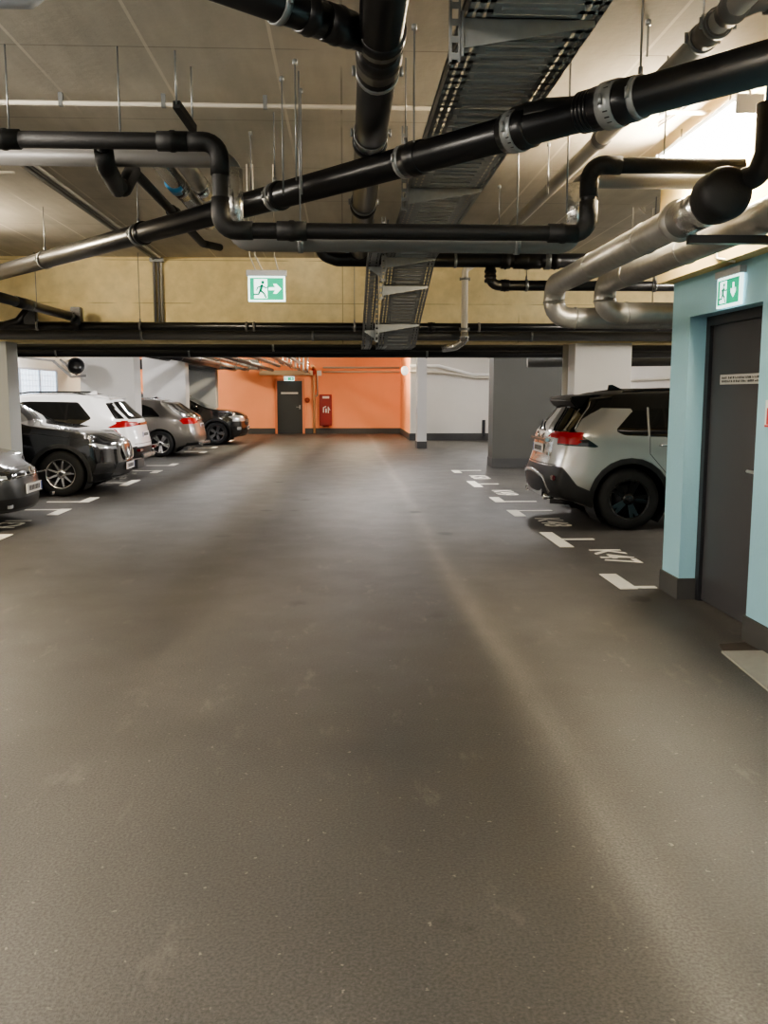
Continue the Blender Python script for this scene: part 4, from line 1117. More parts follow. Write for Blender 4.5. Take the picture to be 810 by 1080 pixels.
def rails(root, s, L, xa, xb, m, h=.045):
    for sg in (-1, 1):
        pts = [s['top'](x, sg * (.60 + .03 * min(i, 8 - i) / 4)) + Vector((0, 0, h)) for i, x in enumerate([xa + (xb - xa) * i / 8 for i in range(9)])]
        pts[0] -= Vector((0, 0, h)); pts[-1] -= Vector((0, 0, h))
        MB().tube(pts, .016, 8).build('roof_rail', m, root, local=True)
def doors(paint, xs, z0, ztop_fn):
    """seam strips as regions: vertical gaps between doors"""
    return []
def seam(pts, w=.004):
    """thin polygon strip along a 2-D polyline"""
    a, b = [], []
    for i, p in enumerate(pts):
        p = Vector(p); q0 = Vector(pts[max(0, i - 1)]); q1 = Vector(pts[min(len(pts) - 1, i + 1)])
        d = (q1 - q0).normalized(); n = Vector((-d.y, d.x)); a.append(tuple(p + n * w)); b.append(tuple(p - n * w))
    return a + b[::-1]
def strips(poly, segs, m=None):
    """door gap lines as separate thin regions"""
    return [('door_gap', M_SEAM, 'side', seam([a, b]), None) for a, b in zip(segs, segs[1:])]

# ---------------------------------------------------------------- silver SUV with a black roof (tail to the drive)
SILV = gloss('silver metallic car paint', (176, 175, 170), .6, .26)
L = 4.6
def R_(r): return L - r          # distance from the tail
sv = dict(L=L, wheels=(.93, R_(.985)), wr=.365, rim=.235, track=.79, paint=SILV, rimmat=M_BALLOY, spokes=(5, 'double'), sub=2, clad=M_CLAD, arch=.425, bulge=.03,
          zt=[(0, .82), (.12, .92), (.5, 1.0), (1.1, 1.08), (1.25, 1.12), (2.0, 1.54), (2.4, 1.62), (3.2, 1.625), (4.0, 1.585), (4.6, 1.54)],
          zb=[(0, .26), (.5, .2), (4.0, .2), (4.35, .3), (4.6, .36)],
          belt=[(0, 1.0), (1.2, 1.05), (3.4, 1.11), (4.6, 1.14)],
          hw=[(0, .76), (.15, .85), (.5, .905), (1, .92), (3.7, .925), (4.2, .91), (4.45, .88), (4.6, .84)],
          fx=[(.2, .12), (.4, .0), (.7, .02), (.85, .1), (1.1, .3)],
          rx=[(.3, .12), (.42, .02), (.55, 0), (.72, .02), (.78, .07), (.95, .1), (1.1, .11), (1.16, .14), (1.3, .27), (1.48, .43), (1.6, .5)],
          tum=.36, fr=.95, crr=.15)
qw = rnd([(R_(.80), 1.17), (R_(.90), 1.115), (R_(1.2), 1.105), (R_(1.17), 1.41), (R_(1.02), 1.40)], .04)
rdw = rnd([(R_(1.225), 1.105), (R_(2.05), 1.085), (R_(2.02), 1.44), (R_(1.235), 1.425)], .03)
fdw = rnd([(R_(2.12), 1.085), (R_(3.15), 1.07), (R_(2.62), 1.40), (R_(2.1), 1.445)], .03)
top_blk = [(R_(.30), 1.9), (R_(.34), 1.47), (R_(.55), 1.37), (R_(.66), 1.43), (R_(1.0), 1.425), (R_(1.2), 1.43), (R_(2.05), 1.46), (R_(2.6), 1.42), (R_(3.2), 1.10), (R_(3.3), 1.10), (R_(2.6), 1.9)]
sv['regions'] = [
    ('roof', M_ROOFB, 'top', [(R_(4.6), -2), (R_(-.2), -2), (R_(-.2), 2), (R_(4.6), 2)], lambda c, n: c.z > 1.455 and n.z > .4),
    ('roof_side', M_GBLK, 'side', top_blk, lambda c, n: c.z > 1.08),
    ('window_frame', M_GBLK, 'side', rnd([(R_(.98), 1.45), (R_(1.2), 1.1), (R_(3.2), 1.07), (R_(2.6), 1.43), (R_(2.05), 1.475)], .02), None),
    ('pillar_trim', M_GBLK, 'side', [(R_(.02), 1.16), (R_(.33), 1.16), (R_(.43), 1.3), (R_(.56), 1.38), (R_(.46), 1.52), (R_(.1), 1.52)], lambda c, n: n.x < .75),
    ('lower_bumper', M_CLAD, 'side', [(R_(-.1), .1), (R_(.8), .1), (R_(.62), .42), (R_(.36), .53), (R_(.2), .74), (R_(-.1), .78)], None),
    ('sill_trim', M_CLAD, 'side', [(1.2, .1), (R_(1.3), .1), (R_(1.3), .36), (1.2, .36)], None),
    ('lower_bumper', M_CLAD, 'rear', [(-1.2, .1), (1.2, .1), (1.2, .74), (-1.2, .74)], lambda c, n: n.x > .66),
    ('rear_window', M_GLASS, 'rear', rnd([(-.66, 1.14), (.66, 1.14), (.52, 1.52), (-.52, 1.52)], .05), None),
    ('tail_lamp_cover', M_GBLK, 'side', [(R_(.0), 1.16), (R_(.34), 1.165), (R_(.60), .985), (R_(.56), .975), (R_(.12), 1.0), (R_(.0), 1.03)], None),
    ('tail_lamp', M_TAIL, 'side', [(R_(.02), 1.15), (R_(.27), 1.152), (R_(.41), 1.04), (R_(.36), 1.005), (R_(.14), 1.015), (R_(.02), 1.06)], None),
    ('tail_lamp_inner', M_TAIL, 'rear', [(.32, 1.08), (.95, 1.06), (.95, 1.15), (.45, 1.15)], None),
    ('tail_lamp_inner', M_TAIL, 'rear', [(-.32, 1.08), (-.95, 1.06), (-.95, 1.15), (-.45, 1.15)], None),
    ('quarter_window', M_GLASS, 'side', qw, None), ('rear_door_window', M_GLASS, 'side', rdw, None), ('front_door_window', M_GLASS, 'side', fdw, None),
    ('window_divider', M_GBLK, 'side', [(R_(1.40), 1.09), (R_(1.44), 1.09), (R_(1.40), 1.45), (R_(1.37), 1.45)], None),
    ('windshield', M_GLASS, 'top', [(1.32, -.7), (2.05, -.56), (2.05, .56), (1.32, .7)], lambda c, n: c.z > 1.1),
    ('door_pillar', SILV, 'side', seam([(R_(1.195), 1.10), (R_(1.195), 1.25), (R_(1.20), 1.44)], .012), None),
    ('door_gap', M_SEAM, 'side', seam([(R_(1.205), .9), (R_(1.205), 1.1)]), None),
    ('door_gap', M_SEAM, 'side', seam([(R_(1.205), .9), (R_(1.45), .62)]), None), ('door_gap', M_SEAM, 'side', seam([(R_(2.1), .36), (R_(2.1), 1.08)]), None),
    ('tailgate_gap', M_SEAM, 'rear', seam([(-.72, .76), (.72, .76)]), None),
]
near_y = 10.25; cyR = near_y + .02 + .79 + .11
sroot, spt, so = build_car('parked_car', 'silver SUV with a black roof parked tail out on the right beside the blue wall', sv, (2.37 + L, cyR, 0), PI)
# in this car local +y points to -Y of the place, so the side that shows is +1
# body-colour bumper creases and silver diffuser frame
MB().tube([sv['tail'](y_, z_) + Vector((-.004, 0, 0)) for y_, z_ in ((-.62, .42), (-.5, .6), (-.25, .64), (0, .65), (.25, .64), (.5, .6), (.62, .42))], .024, 8, .06).build('diffuser_frame', M_ALLOY, sroot, local=True)
MB().box(R_(.14), R_(.045), -.46, .46, .34, .6).build('diffuser', M_GBLK, sroot, local=True, bevel=.02)
for y in (-.52, .52):
    MB().lathe([(.03, 0), (.036, 0), (.036, .12), (.03, .12)], (R_(.17), y, .36), (1, 0, 0), 16, closed=True).build('exhaust_tip', M_CHROME, sroot, local=True)
MB().tube([(R_(.4), .62, .3), (R_(.12), .56, .31)], .03, 10).build('tow_bar', M_CLAD, sroot, local=True)
for y in (.7, -.7):
    MB().box(sv['tail'](y, .6).x - .03, sv['tail'](y, .6).x + .008, y - .09, y + .09, .58, .64).build('reflector', M_TAILD, sroot, local=True, bevel=.008)
sp = MB().prism([(0, -.03), (.30, -.075), (.385, .02), (.38, .06), (.1, .085), (-.05, .08)], (R_(.72), -.56, 1.5), (1, 0, 0), (0, 0, 1), (0, 1, 0), 1.12)
sp.build('roof_spoiler', M_ROOFB, sroot, local=True, bevel=.015)
fin(sroot, R_(1.15), 1.645, M_GBLK)
plate(sroot, R_(.085), .93, 1, -.05)
MB().box(R_(.13), R_(.075), -.42, .42, 1.02, 1.06).build('tailgate_bar', M_CHROME, sroot, local=True, bevel=.01)
k = MB(); ring(k, (R_(.092), 0, 1.09), .05, .007, (1, 0, 0)); ring(k, (R_(.092), 0, 1.095), .026, .005, (1, 0, 0)); k.build('tail_emblem', M_CHROME, sroot, local=True)
MB().bar((R_(.12), .0, 1.17), (R_(.22), -.34, 1.26), .02, .015).build('rear_wiper', M_CLAD, sroot, local=True)
k = MB()
for y0 in (.4, .47): k.box(R_(.105), R_(.095), y0, y0 + .05, .86, .9)
k.build('tail_badge', M_CHROME, sroot, local=True)
for sg in (-1, 1):
    handle(sroot, sv, R_(1.42), 1.0, M_CHROME, sg); handle(sroot, sv, R_(2.3), 1.0, SILV, sg)
    mirror(sroot, R_(3.12), sg * .93, 1.06, M_GBLK, sg)
    MB().tube([sv['surf'](R_(r_), z_, sg) + Vector((.004, sg * .004, 0)) for r_, z_ in ((.56, 1.50), (.53, 1.44), (.47, 1.37), (.40, 1.28), (.34, 1.18))], .009, 6, .05).build('pillar_brightline', M_CHROME, sroot, local=True)
rails(sroot, sv, L, R_(3.1), R_(.95), M_GBLK, .02)

# ---------------------------------------------------------------- white SUV (tail to the drive)
WHT = gloss('white car paint', (240, 239, 238), 0, .35)
L = 4.5
def R_(r): return L - r
wv = dict(L=L, wheels=(.92, R_(.95)), wr=.35, rim=.23, track=.78, paint=WHT, rimmat=M_ALLOY, spokes=(5, 'double'), sub=1, clad=M_CLAD, arch=.405,
          zt=[(0, .8), (.12, .9), (.5, .98), (1.15, 1.06), (1.25, 1.1), (2.0, 1.5), (2.4, 1.575), (3.2, 1.58), (4.0, 1.54), (4.5, 1.5)],
          zb=[(0, .26), (.5, .2), (3.9, .2), (4.25, .3), (4.5, .36)],
          belt=[(0, .98), (1.2, 1.02), (3.4, 1.08), (4.5, 1.1)],
          hw=[(0, .74), (.15, .83), (.5, .89), (1, .905), (3.6, .905), (4.1, .89), (4.35, .86), (4.5, .82)],
          fx=[(.2, .12), (.4, .0), (.7, .02), (.85, .1), (1.1, .3)],
          rx=[(.3, .12), (.42, .02), (.6, 0), (.74, .03), (.95, .09), (1.08, .1), (1.14, .16), (1.3, .34), (1.48, .52), (1.6, .6)], tum=.36, fr=1.0, crr=.14)
wv['regions'] = [
    ('window_frame', M_GBLK, 'side', rnd([(R_(.84), 1.14), (R_(1.05), 1.03), (R_(3.2), .99), (R_(2.55), 1.40), (R_(2.0), 1.455), (R_(1.1), 1.44)], .04), None),
    ('lower_bumper', M_CLAD, 'side', [(R_(-.1), .1), (R_(.8), .1), (R_(.55), .44), (R_(.2), .6), (R_(-.1), .64)], None),
    ('sill_trim', M_CLAD, 'side', [(1.2, .1), (R_(1.25), .1), (R_(1.25), .36), (1.2, .36)], None),
    ('lower_bumper', M_CLAD, 'rear', [(-1.2, .1), (1.2, .1), (1.2, .6), (-1.2, .6)], lambda c, n: n.x > .66),
    ('rear_window', M_GLASS, 'rear', rnd([(-.64, 1.12), (.64, 1.12), (.5, 1.45), (-.5, 1.45)], .05), None),
    ('pillar_trim', M_GBLK, 'side', rnd([(R_(.12), 1.13), (R_(.42), 1.13), (R_(.62), 1.42), (R_(.5), 1.44)], .02), lambda c, n: n.x < .8),
    ('tail_lamp', M_TAIL, 'side', [(R_(.0), 1.1), (R_(.3), 1.1), (R_(.58), .96), (R_(.3), .97), (R_(.0), 1.0)], None),
    ('tail_lamp_bar', M_TAIL, 'rear', [(.3, 1.0), (.95, .98), (.95, 1.09), (.3, 1.06)], None),
    ('tail_lamp_bar', M_TAIL, 'rear', [(-.3, 1.0), (-.95, .98), (-.95, 1.09), (-.3, 1.06)], None),
    ('quarter_window', M_GLASS, 'side', rnd([(R_(.9), 1.13), (R_(1.06), 1.05), (R_(1.3), 1.05), (R_(1.27), 1.42), (R_(1.12), 1.41)], .04), None),
    ('rear_door_window', M_GLASS, 'side', rnd([(R_(1.34), 1.05), (R_(2.13), 1.03), (R_(2.1), 1.43), (R_(1.31), 1.42)], .03), None),
    ('front_door_window', M_GLASS, 'side', rnd([(R_(2.2), 1.03), (R_(3.12), 1.0), (R_(2.58), 1.37), (R_(2.17), 1.43)], .03), None),
    ('windshield', M_GLASS, 'top', [(1.32, -.68), (2.0, -.56), (2.0, .56), (1.32, .68)], lambda c, n: c.z > 1.08),
    ('door_gap', M_SEAM, 'side', seam([(R_(1.3), .85), (R_(1.3), 1.05)]), None), ('door_gap', M_SEAM, 'side', seam([(R_(2.17), .36), (R_(2.17), 1.03)]), None),
    ('tailgate_gap', M_SEAM, 'rear', seam([(-.7, .66), (.7, .66)]), None),
]
wroot, wpt, wo = build_car('parked_car', 'white SUV with roof rails parked tail out behind the nearer black SUV', wv, (-3.8 - L, 17.6, 0), 0)
MB().prism([(0, 0), (.4, .0), (.42, .03), (.1, .07), (-.05, .06)], (R_(.92), -.53, 1.49), (1, 0, 0), (0, 0, 1), (0, 1, 0), 1.06).build('roof_spoiler', WHT, wroot, local=True, bevel=.012)
fin(wroot, R_(1.15), 1.585, WHT); rails(wroot, wv, L, R_(3.0), R_(1.0), M_GBLK, .04)
plate(wroot, R_(.05), .82, 1, -.05)
MB().box(R_(.05), R_(-.02), -.5, .5, .38, .46).build('bumper_skid_plate', M_ALLOY, wroot, local=True, bevel=.015)
MB().box(R_(.12), R_(.085), -.3, .3, 1.0, 1.05).build('lamp_bar', M_TAILD, wroot, local=True, bevel=.008)
for y in (-.62, .62): MB().box(R_(.06), R_(-.01), y - .12, y + .12, .52, .57).build('reflector', M_TAILD, wroot, local=True, bevel=.008)
for sg in (-1, 1):
    handle(wroot, wv, R_(1.5), .94, WHT, sg); mirror(wroot, R_(3.0), sg * .9, 1.0, WHT, sg)
k = MB().prism([(0, 0), (.12, 0), (.12, .03), (0, .03)], (R_(1.14), -.735, 1.26), (1, 0, 0), (0, .0, 1), (0, -1, 0), .004).prism([(0, 0), (.1, 0), (.1, .025), (0, .025)], (R_(1.13), -.745, 1.22), (1, 0, 0), (0, 0, 1), (0, -1, 0), .004)
k.build('window_sticker', M_WSIGN, wroot, local=True)

# ---------------------------------------------------------------- grey estate car (tail to the drive)
GRY = gloss('warm grey metallic paint', (112, 108, 102), .55, .3)
L = 4.75
def R_(r): return L - r
ev = dict(L=L, wheels=(.9, R_(1.0)), wr=.345, rim=.235, track=.79, paint=GRY, rimmat=M_ALLOY, spokes=(5, 'double'), sub=1, arch=.375,
          zt=[(0, .68), (.15, .78), (.6, .88), (1.25, .96), (1.4, 1.0), (2.2, 1.38), (2.6, 1.44), (3.4, 1.445), (4.2, 1.41), (4.75, 1.36)],
          zb=[(0, .24), (.5, .18), (4.2, .18), (4.5, .26), (4.75, .3)],
          belt=[(0, .88), (1.3, .93), (3.4, .98), (4.75, 1.0)],
          hw=[(0, .72), (.15, .82), (.5, .89), (1, .915), (3.6, .92), (4.3, .9), (4.6, .86), (4.75, .81)],
          fx=[(.2, .12), (.4, .0), (.65, .02), (.8, .12), (1.1, .3)],
          rx=[(.25, .1), (.4, .01), (.55, 0), (.68, .05), (.9, .1), (1.0, .13), (1.06, .2), (1.2, .45), (1.36, .68), (1.45, .74)], tum=.40, fr=1.15, crr=.15)
ev['regions'] = [
    ('window_frame', M_GBLK, 'side', rnd([(R_(.98), 1.02), (R_(3.4), .93), (R_(2.75), 1.29), (R_(2.2), 1.345), (R_(1.45), 1.33), (R_(1.2), 1.24)], .05), None),
    ('lower_bumper', M_CLAD, 'rear', [(-1.2, .1), (1.2, .1), (1.2, .36), (-1.2, .36)], None),
    ('rear_window', M_GLASS, 'rear', rnd([(-.62, 1.0), (.62, 1.0), (.48, 1.33), (-.48, 1.33)], .05), None),
    ('pillar_trim', M_GBLK, 'side', rnd([(R_(.2), 1.01), (R_(.42), 1.0), (R_(.86), 1.32), (R_(.72), 1.34)], .02), lambda c, n: n.x < .8),
    ('tail_lamp', M_TAIL, 'side', [(R_(.02), .99), (R_(.3), .99), (R_(.52), .93), (R_(.42), .83), (R_(.02), .84)], None),
    ('tail_lamp_inner', M_TAIL, 'rear', [(.45, .86), (.95, .83), (.95, .98), (.45, .97)], None),
    ('tail_lamp_inner', M_TAIL, 'rear', [(-.45, .86), (-.95, .83), (-.95, .98), (-.45, .97)], None),
    ('quarter_window', M_GLASS, 'side', rnd([(R_(1.06), 1.03), (R_(1.5), 1.02), (R_(1.5), 1.31), (R_(1.3), 1.26)], .03), None),
    ('rear_door_window', M_GLASS, 'side', rnd([(R_(1.55), 1.02), (R_(2.3), .99), (R_(2.28), 1.33), (R_(1.55), 1.32)], .03), None),
    ('front_door_window', M_GLASS, 'side', rnd([(R_(2.36), .99), (R_(3.3), .95), (R_(2.75), 1.26), (R_(2.33), 1.32)], .03), None),
    ('windshield', M_GLASS, 'top', [(1.5, -.68), (2.2, -.54), (2.2, .54), (1.5, .68)], lambda c, n: c.z > 1.0),
    ('door_gap', M_SEAM, 'side', seam([(R_(1.4), .85), (R_(1.5), 1.02)]), None), ('door_gap', M_SEAM, 'side', seam([(R_(2.33), .32), (R_(2.33), .99)]), None),
]
eroot, ept, eo = build_car('parked_car', 'grey estate car with silver wheels parked tail out just beyond the white SUV', ev, (-3.63 - L, 23.7, 0), 0)
fin(eroot, R_(1.4), 1.455, M_GBLK); rails(eroot, ev, L, R_(3.2), R_(1.1), M_ALLOY, .03)
plate(eroot, R_(.08), .78, 1, -.1)
MB().box(R_(.06), R_(-.02), -.7, .7, .3, .36).build('bumper_insert', M_ALLOY, eroot, local=True, bevel=.01)
MB().box(R_(.13), R_(.1), -.44, .44, .9, .93).build('lamp_strip', M_TAILD, eroot, local=True, bevel=.006)
k = MB()
for y in (-.11, -.037, .037, .11): ring(k, (R_(.115), y, .94), .045, .006, (1, 0, 0), 18)
k.build('tail_emblem', M_CHROME, eroot, local=True)
for y in (-.6, .6): MB().box(R_(.05), R_(-.03), y - .09, y + .09, .27, .32).build('exhaust_tip', M_CHROME, eroot, local=True, bevel=.01)
for sg in (-1, 1): handle(eroot, ev, R_(1.7), .88, GRY, sg); mirror(eroot, R_(3.2), sg * .92, .95, GRY, sg)

# ---------------------------------------------------------------- nose-out cars
def nose_regions(L, belt, roof, x_ws, lampz, grille, win, clad):
    return []
BLK = gloss('black metallic car paint', (9, 10, 13), .2, .2)
L = 4.45
bv = dict(L=L, wheels=(.86, 3.52), wr=.355, rim=.225, track=.79, paint=BLK, rimmat=M_ALLOY, spokes=(9, 'single'), spw=(.02, .011), sub=2, clad=M_CLAD, arch=.405, bulge=.03,
          zt=[(0, .82), (.06, .87), (.2, .93), (.5, 1.0), (1.0, 1.06), (1.42, 1.11), (1.5, 1.15), (2.2, 1.54), (2.5, 1.6), (3.2, 1.6), (3.9, 1.55), (4.45, 1.48)],
          zb=[(0, .24), (.4, .19), (4.0, .2), (4.45, .34)],
          belt=[(0, .98), (1.2, 1.03), (3.4, 1.1), (4.45, 1.14)],
          hw=[(0, .74), (.1, .81), (.3, .88), (.8, .91), (3.6, .91), (4.2, .88), (4.45, .8)],
          fx=[(.2, .1), (.3, .03), (.45, .0), (.6, .02), (.75, .03), (.84, .08), (.95, .14)],
          rx=[(.3, .1), (.5, 0), (.9, .06), (1.1, .1), (1.5, .45)], tum=.34, ff=.45, crf=.2)
bv['regions'] = [
    ('window_frame', M_GBLK, 'side', rnd([(1.5, 1.03), (3.8, 1.1), (3.55, 1.42), (2.55, 1.47), (2.2, 1.42)], .03), None),
    ('front_door_window', M_GLASS, 'side', rnd([(1.6, 1.06), (2.48, 1.08), (2.48, 1.45), (2.23, 1.4)], .03), None),
    ('rear_door_window', M_GLASS, 'side', rnd([(2.55, 1.08), (3.66, 1.12), (3.46, 1.4), (2.55, 1.45)], .03), None),
    ('windshield', M_GLASS, 'top', [(1.48, -.72), (2.2, -.58), (2.2, .58), (1.48, .72)], lambda c, n: c.z > 1.1),
    ('lower_grille', M_CLAD, 'front', rnd([(-.62, .28), (.62, .28), (.5, .5), (-.5, .5)], .04), None),
    ('air_intake', M_CLAD, 'front', rnd([(.55, .36), (.86, .34), (.84, .52), (.6, .5)], .03), None),
    ('air_intake', M_CLAD, 'front', rnd([(-.55, .36), (-.86, .34), (-.84, .52), (-.6, .5)], .03), None),
    ('lip_trim', M_ALLOY, 'front', [(-.5, .215), (.5, .215), (.5, .27), (-.5, .27)], None),
    ('sill_trim', M_CLAD, 'side', [(1.2, .1), (3.2, .1), (3.2, .36), (1.2, .36)], None),
    ('headlamp', M_LAMPG, 'side', [(-.1, .72), (.24, .735), (.55, .83), (.36, .85), (-.1, .83)], lambda c, n: c.z > .68),
    ('headlamp', M_LAMPG, 'front', [(.40, .71), (.98, .72), (.98, .84), (.40, .80)], None),
    ('headlamp', M_LAMPG, 'front', [(-.40, .71), (-.98, .72), (-.98, .84), (-.40, .80)], None),
    ('headlamp_core', M_HEAD, 'side', [(.1, .735), (.2, .74), (.42, .815), (.34, .83), (.2, .79)], None),
    ('headlamp_core', M_HEAD, 'front', [(.46, .72), (.6, .725), (.63, .775), (.48, .77)], None),
    ('headlamp_core', M_HEAD, 'front', [(.66, .735), (.78, .74), (.8, .79), (.68, .785)], None),
    ('headlamp_core', M_HEAD, 'front', [(-.46, .72), (-.6, .725), (-.63, .775), (-.48, .77)], None),
    ('headlamp_core', M_HEAD, 'front', [(-.66, .735), (-.78, .74), (-.8, .79), (-.68, .785)], None),
    ('door_gap', M_SEAM, 'side', seam([(1.42, .4), (1.46, 1.04)]), None), ('door_gap', M_SEAM, 'side', seam([(2.52, .36), (2.52, 1.07)]), None),
    ('bonnet_gap', M_SEAM, 'side', seam([(.42, .885), (1.4, 1.0)]), None),
]
broot, bpt, bo_ = build_car('parked_car', 'black SUV with bright spoked wheel, nose out beside the grey pillar, nearer of two', bv, (-3.55, 14.97, 0), PI)
# kidney grille
for sg in (-1, 1):
    pl_ = rnd([(.025, .53), (.25, .54), (.31, .68), (.26, .82), (.03, .83)], .05, 4)
    pl_ = [(sg * y, z) for y, z in pl_]
    g = MB(); pts = [Vector((.03 + .25 * max(0, z - .6) - .02, y, z)) for y, z in pl_]; pts.append(pts[0])
    g.tube(pts, .016, 8, cap=False); go_ = g.build('grille_surround', M_CHROME, broot, local=True)
    f = MB(); f.bm.faces.new([f.bm.verts.new((.025 + .25 * max(0, z - .6) - .015, y, z)) for y, z in pl_]); f.build('grille_back', M_CLAD, go_, local=True)
    sl = MB()
    for k in range(5):
        y = sg * (.06 + .045 * k); sl.bar((.02, y, .56), (.06, y, .8), .01, .02)
    sl.build('grille_slats', M_ZINCD, go_, local=True)
plate(broot, -.012, .43, -1, 0)
k = MB(); ring(k, (.115, 0, .885), .035, .006, (1, 0, -.6)); k.lathe([(.0, -.003), (.034, -.003), (.034, .003), (0, .003)], (.115, 0, .885), (1, 0, -.6), 16); k.build('bonnet_emblem', M_ALLOY, broot, local=True)
MB().box(-.02, .05, .3, .5, .235, .26).box(-.02, .05, -.5, -.3, .235, .26).build('lip_winglets', M_ALLOY, broot, local=True)
for sg in (-1, 1):
    mirror(broot, 1.72, sg * .95, 1.06, BLK, sg); handle(broot, bv, 2.1, .96, BLK, sg); handle(broot, bv, 3.1, .98, BLK, sg)
rails(broot, bv, L, 1.9, 4.0, M_ALLOY, .03)

# farther black SUV
NBL = gloss('deep black car paint', (9, 9, 10), .2, .2)
L = 4.6
nv = dict(L=L, wheels=(.9, 3.7), wr=.36, rim=.24, track=.79, paint=NBL, rimmat=mat('two tone alloy', (110, 110, 112), .3, .8), spokes=(5, 'double'), sub=1, clad=M_CLAD, arch=.405, bulge=.03,
          zt=[(0, .86), (.06, .93), (.2, 1.0), (.5, 1.06), (1.15, 1.13), (1.25, 1.16), (2.05, 1.56), (2.4, 1.61), (3.2, 1.6), (3.9, 1.55), (4.6, 1.48)],
          zb=[(0, .26), (.4, .2), (4.0, .2), (4.6, .34)], belt=[(0, 1.02), (1.2, 1.08), (3.4, 1.12), (4.6, 1.14)],
          hw=[(0, .76), (.1, .83), (.3, .89), (.8, .92), (3.6, .92), (4.3, .88), (4.6, .8)],
          fx=[(.2, .1), (.3, .03), (.45, .0), (.6, .0), (.8, .02), (.9, .06), (1.0, .12)], rx=[(.3, .1), (.5, 0), (.9, .06), (1.1, .1), (1.5, .45)], tum=.34, ff=.45, crf=.22)
nv['regions'] = [
    ('front_door_window', M_GLASS, 'side', rnd([(1.4, 1.09), (2.4, 1.11), (2.4, 1.46), (2.1, 1.42)], .03), None),
    ('rear_door_window', M_GLASS, 'side', rnd([(2.47, 1.11), (3.75, 1.15), (3.5, 1.4), (2.47, 1.46)], .03), None),
    ('windshield', M_GLASS, 'top', [(1.28, -.72), (2.05, -.58), (2.05, .58), (1.28, .72)], lambda c, n: c.z > 1.1),
    ('grille', M_CLAD, 'front', rnd([(-.42, .6), (.42, .6), (.46, .8), (-.46, .8)], .05), None),
    ('lower_grille', M_CLAD, 'front', rnd([(-.7, .3), (.7, .3), (.6, .46), (-.6, .46)], .04), None),
    ('headlamp', M_HEAD, 'side', [(-.1, .72), (.3, .74), (.52, .88), (.3, .92), (-.1, .88)], None),
    ('headlamp', M_HEAD, 'front', [(.5, .72), (.98, .74), (.98, .9), (.5, .85)], None),
    ('headlamp', M_HEAD, 'front', [(-.5, .72), (-.98, .74), (-.98, .9), (-.5, .85)], None),
    ('fog_lamp', M_HEAD, 'front', rnd([(.66, .46), (.8, .46), (.8, .56), (.66, .56)], .03), None),
    ('fog_lamp', M_HEAD, 'front', rnd([(-.66, .46), (-.8, .46), (-.8, .56), (-.66, .56)], .03), None),
    ('door_gap', M_SEAM, 'side', seam([(1.38, .4), (1.36, 1.1)]), None),
]
nroot, npt, no_ = build_car('parked_car', 'glossy black SUV parked nose out beyond the grey estate car', nv, (-3.08, 29.15, 0), PI)
plate(nroot, -.012, .52, -1, 0)
k = MB().bar((.02, -.4, .7), (.02, .4, .7), .03, .02); ring(k, (.0, 0, .7), .085, .012, (1, 0, 0)); k.build('grille_emblem', M_CHROME, nroot, local=True)
for sg in (-1, 1): mirror(nroot, 1.5, sg * .95, 1.1, NBL, sg); handle(nroot, nv, 2.2, 1.0, NBL, sg)
rails(nroot, nv, L, 1.9, 4.0, M_GBLK, .03)

# grey hatchback in the left foreground
DGR = gloss('dark grey metallic paint', (66, 69, 72), .55, .28)
L = 4.28
hv = dict(L=L, wheels=(.87, 3.5), wr=.32, rim=.215, track=.78, paint=DGR, rimmat=M_ALLOY, spokes=(5, 'double'), sub=2, arch=.35,
          zt=[(0, .66), (.05, .7), (.15, .75), (.4, .84), (1.0, .95), (1.1, .98), (2.0, 1.41), (2.4, 1.46), (3.2, 1.45), (3.8, 1.40), (4.28, 1.32)],
          zb=[(0, .2), (.4, .17), (4.0, .18), (4.28, .3)], belt=[(0, .86), (1.2, .92), (3.4, .98), (4.28, 1.0)],
          hw=[(0, .70), (.1, .78), (.3, .86), (.8, .89), (3.6, .895), (4.1, .86), (4.28, .78)],
          fx=[(.15, .1), (.25, .02), (.4, .0), (.5, .0), (.6, .015), (.68, .05), (.8, .14)], rx=[(.3, .1), (.5, 0), (.9, .06), (1.0, .1), (1.4, .45)], tum=.36, ff=.42, crf=.26)
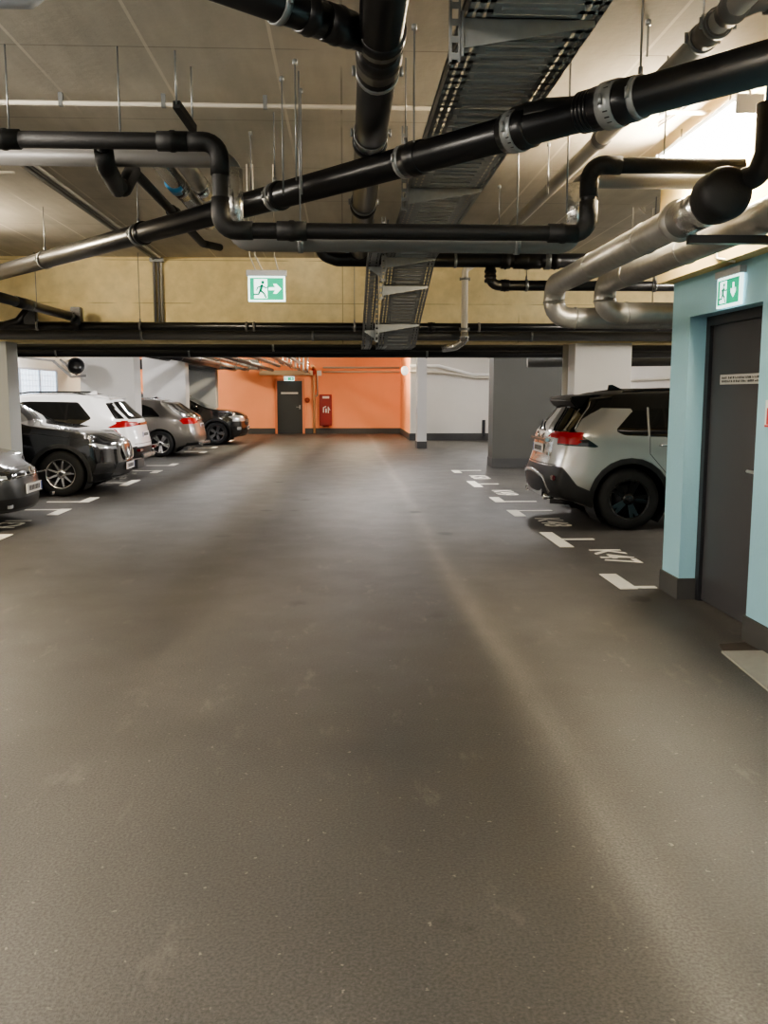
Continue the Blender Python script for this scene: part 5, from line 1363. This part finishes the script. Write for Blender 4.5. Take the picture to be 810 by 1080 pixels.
hv['regions'] = [
    ('front_door_window', M_GLASS, 'side', rnd([(1.3, .95), (2.3, .97), (2.3, 1.33), (2.05, 1.3)], .03), None),
    ('rear_door_window', M_GLASS, 'side', rnd([(2.37, .97), (3.5, 1.0), (3.3, 1.28), (2.37, 1.33)], .03), None),
    ('windshield', M_GLASS, 'top', [(1.14, -.7), (2.0, -.56), (2.0, .56), (1.14, .7)], lambda c, n: c.z > .95),
    ('lower_grille', M_CLAD, 'front', rnd([(-.78, .24), (.78, .24), (.7, .37), (-.7, .37)], .03), None),
    ('lip_trim', M_ALLOY, 'front', [(-.7, .185), (.7, .185), (.7, .21), (-.7, .21)], None),
    ('grille', M_GBLK, 'front', [(-.5, .605), (.5, .605), (.5, .66), (-.5, .66)], None),
    ('headlamp', M_LAMPG, 'side', [(-.1, .59), (.3, .60), (.6, .70), (.4, .715), (-.1, .67)], None),
    ('headlamp', M_LAMPG, 'front', [(.42, .595), (.95, .58), (.95, .71), (.42, .665)], None),
    ('headlamp', M_LAMPG, 'front', [(-.42, .595), (-.95, .58), (-.95, .71), (-.42, .665)], None),
    ('headlamp_core', M_HEAD, 'side', [(.16, .615), (.26, .62), (.44, .68), (.34, .69), (.18, .66)], None),
    ('headlamp_core', M_HEAD, 'front', [(.5, .605), (.62, .605), (.62, .65), (.5, .645)], None),
    ('headlamp_core', M_HEAD, 'front', [(.67, .605), (.79, .605), (.8, .665), (.68, .66)], None),
    ('headlamp_core', M_HEAD, 'front', [(-.5, .605), (-.62, .605), (-.62, .65), (-.5, .645)], None),
    ('headlamp_core', M_HEAD, 'front', [(-.67, .605), (-.79, .605), (-.8, .665), (-.68, .66)], None),
    ('door_gap', M_SEAM, 'side', seam([(1.25, .35), (1.25, .95)]), None),
    ('bonnet_gap', M_SEAM, 'top', seam([(.16, -.5), (.1, 0)]), None), ('bonnet_gap', M_SEAM, 'top', seam([(.1, 0), (.16, .5)]), None),
]
hroot, hpt, ho = build_car('parked_car', 'dark grey hatchback parked nose out in front of the grey pillar', hv, (-3.80, 11.05, 0), PI)
plate(hroot, -.012, .47, -1, 0)
k = MB().tube([(.012, -.5, .632), (.0, 0, .632), (.012, .5, .632)], .008, 6, .1); k.build('grille_brightline', M_CHROME, hroot, local=True)
k = MB(); ring(k, (.012, 0, .66), .06, .008, (1, 0, -.25))
for a_, b_ in (((-.03, .045), (0, 0)), ((0, 0), (.03, .045)), ((-.045, .01), (-.02, -.045)), ((-.02, -.045), (0, -.005)), ((0, -.005), (.02, -.045)), ((.02, -.045), (.045, .01))):
    k.bar((.01, a_[0], .66 + a_[1]), (.01, b_[0], .66 + b_[1]), .008, .008)
k.build('bonnet_emblem', M_CHROME, hroot, local=True)
for sg in (-1, 1):
    mirror(hroot, 1.35, sg * .93, .95, DGR, sg); handle(hroot, hv, 2.1, .86, DGR, sg)
    MB().box(.0, .03, sg * .74 - .05, sg * .74 + .05, .29, .33).build('corner_trim', M_CHROME, hroot, local=True)

# ================================================================== LIGHT
W = bpy.data.worlds.new('garage air'); S.world = W; W.use_nodes = True
W.node_tree.nodes['Background'].inputs[0].default_value = (.95, .92, .86, 1)
W.node_tree.nodes['Background'].inputs[1].default_value = .7
S.view_settings.view_transform = 'AgX'
S.view_settings.look = 'AgX - Medium High Contrast'
S.view_settings.exposure = 0.6
S.cycles.use_denoising = True
S.cycles.max_bounces = 8; S.cycles.diffuse_bounces = 5
S.cycles.sample_clamp_indirect = 6
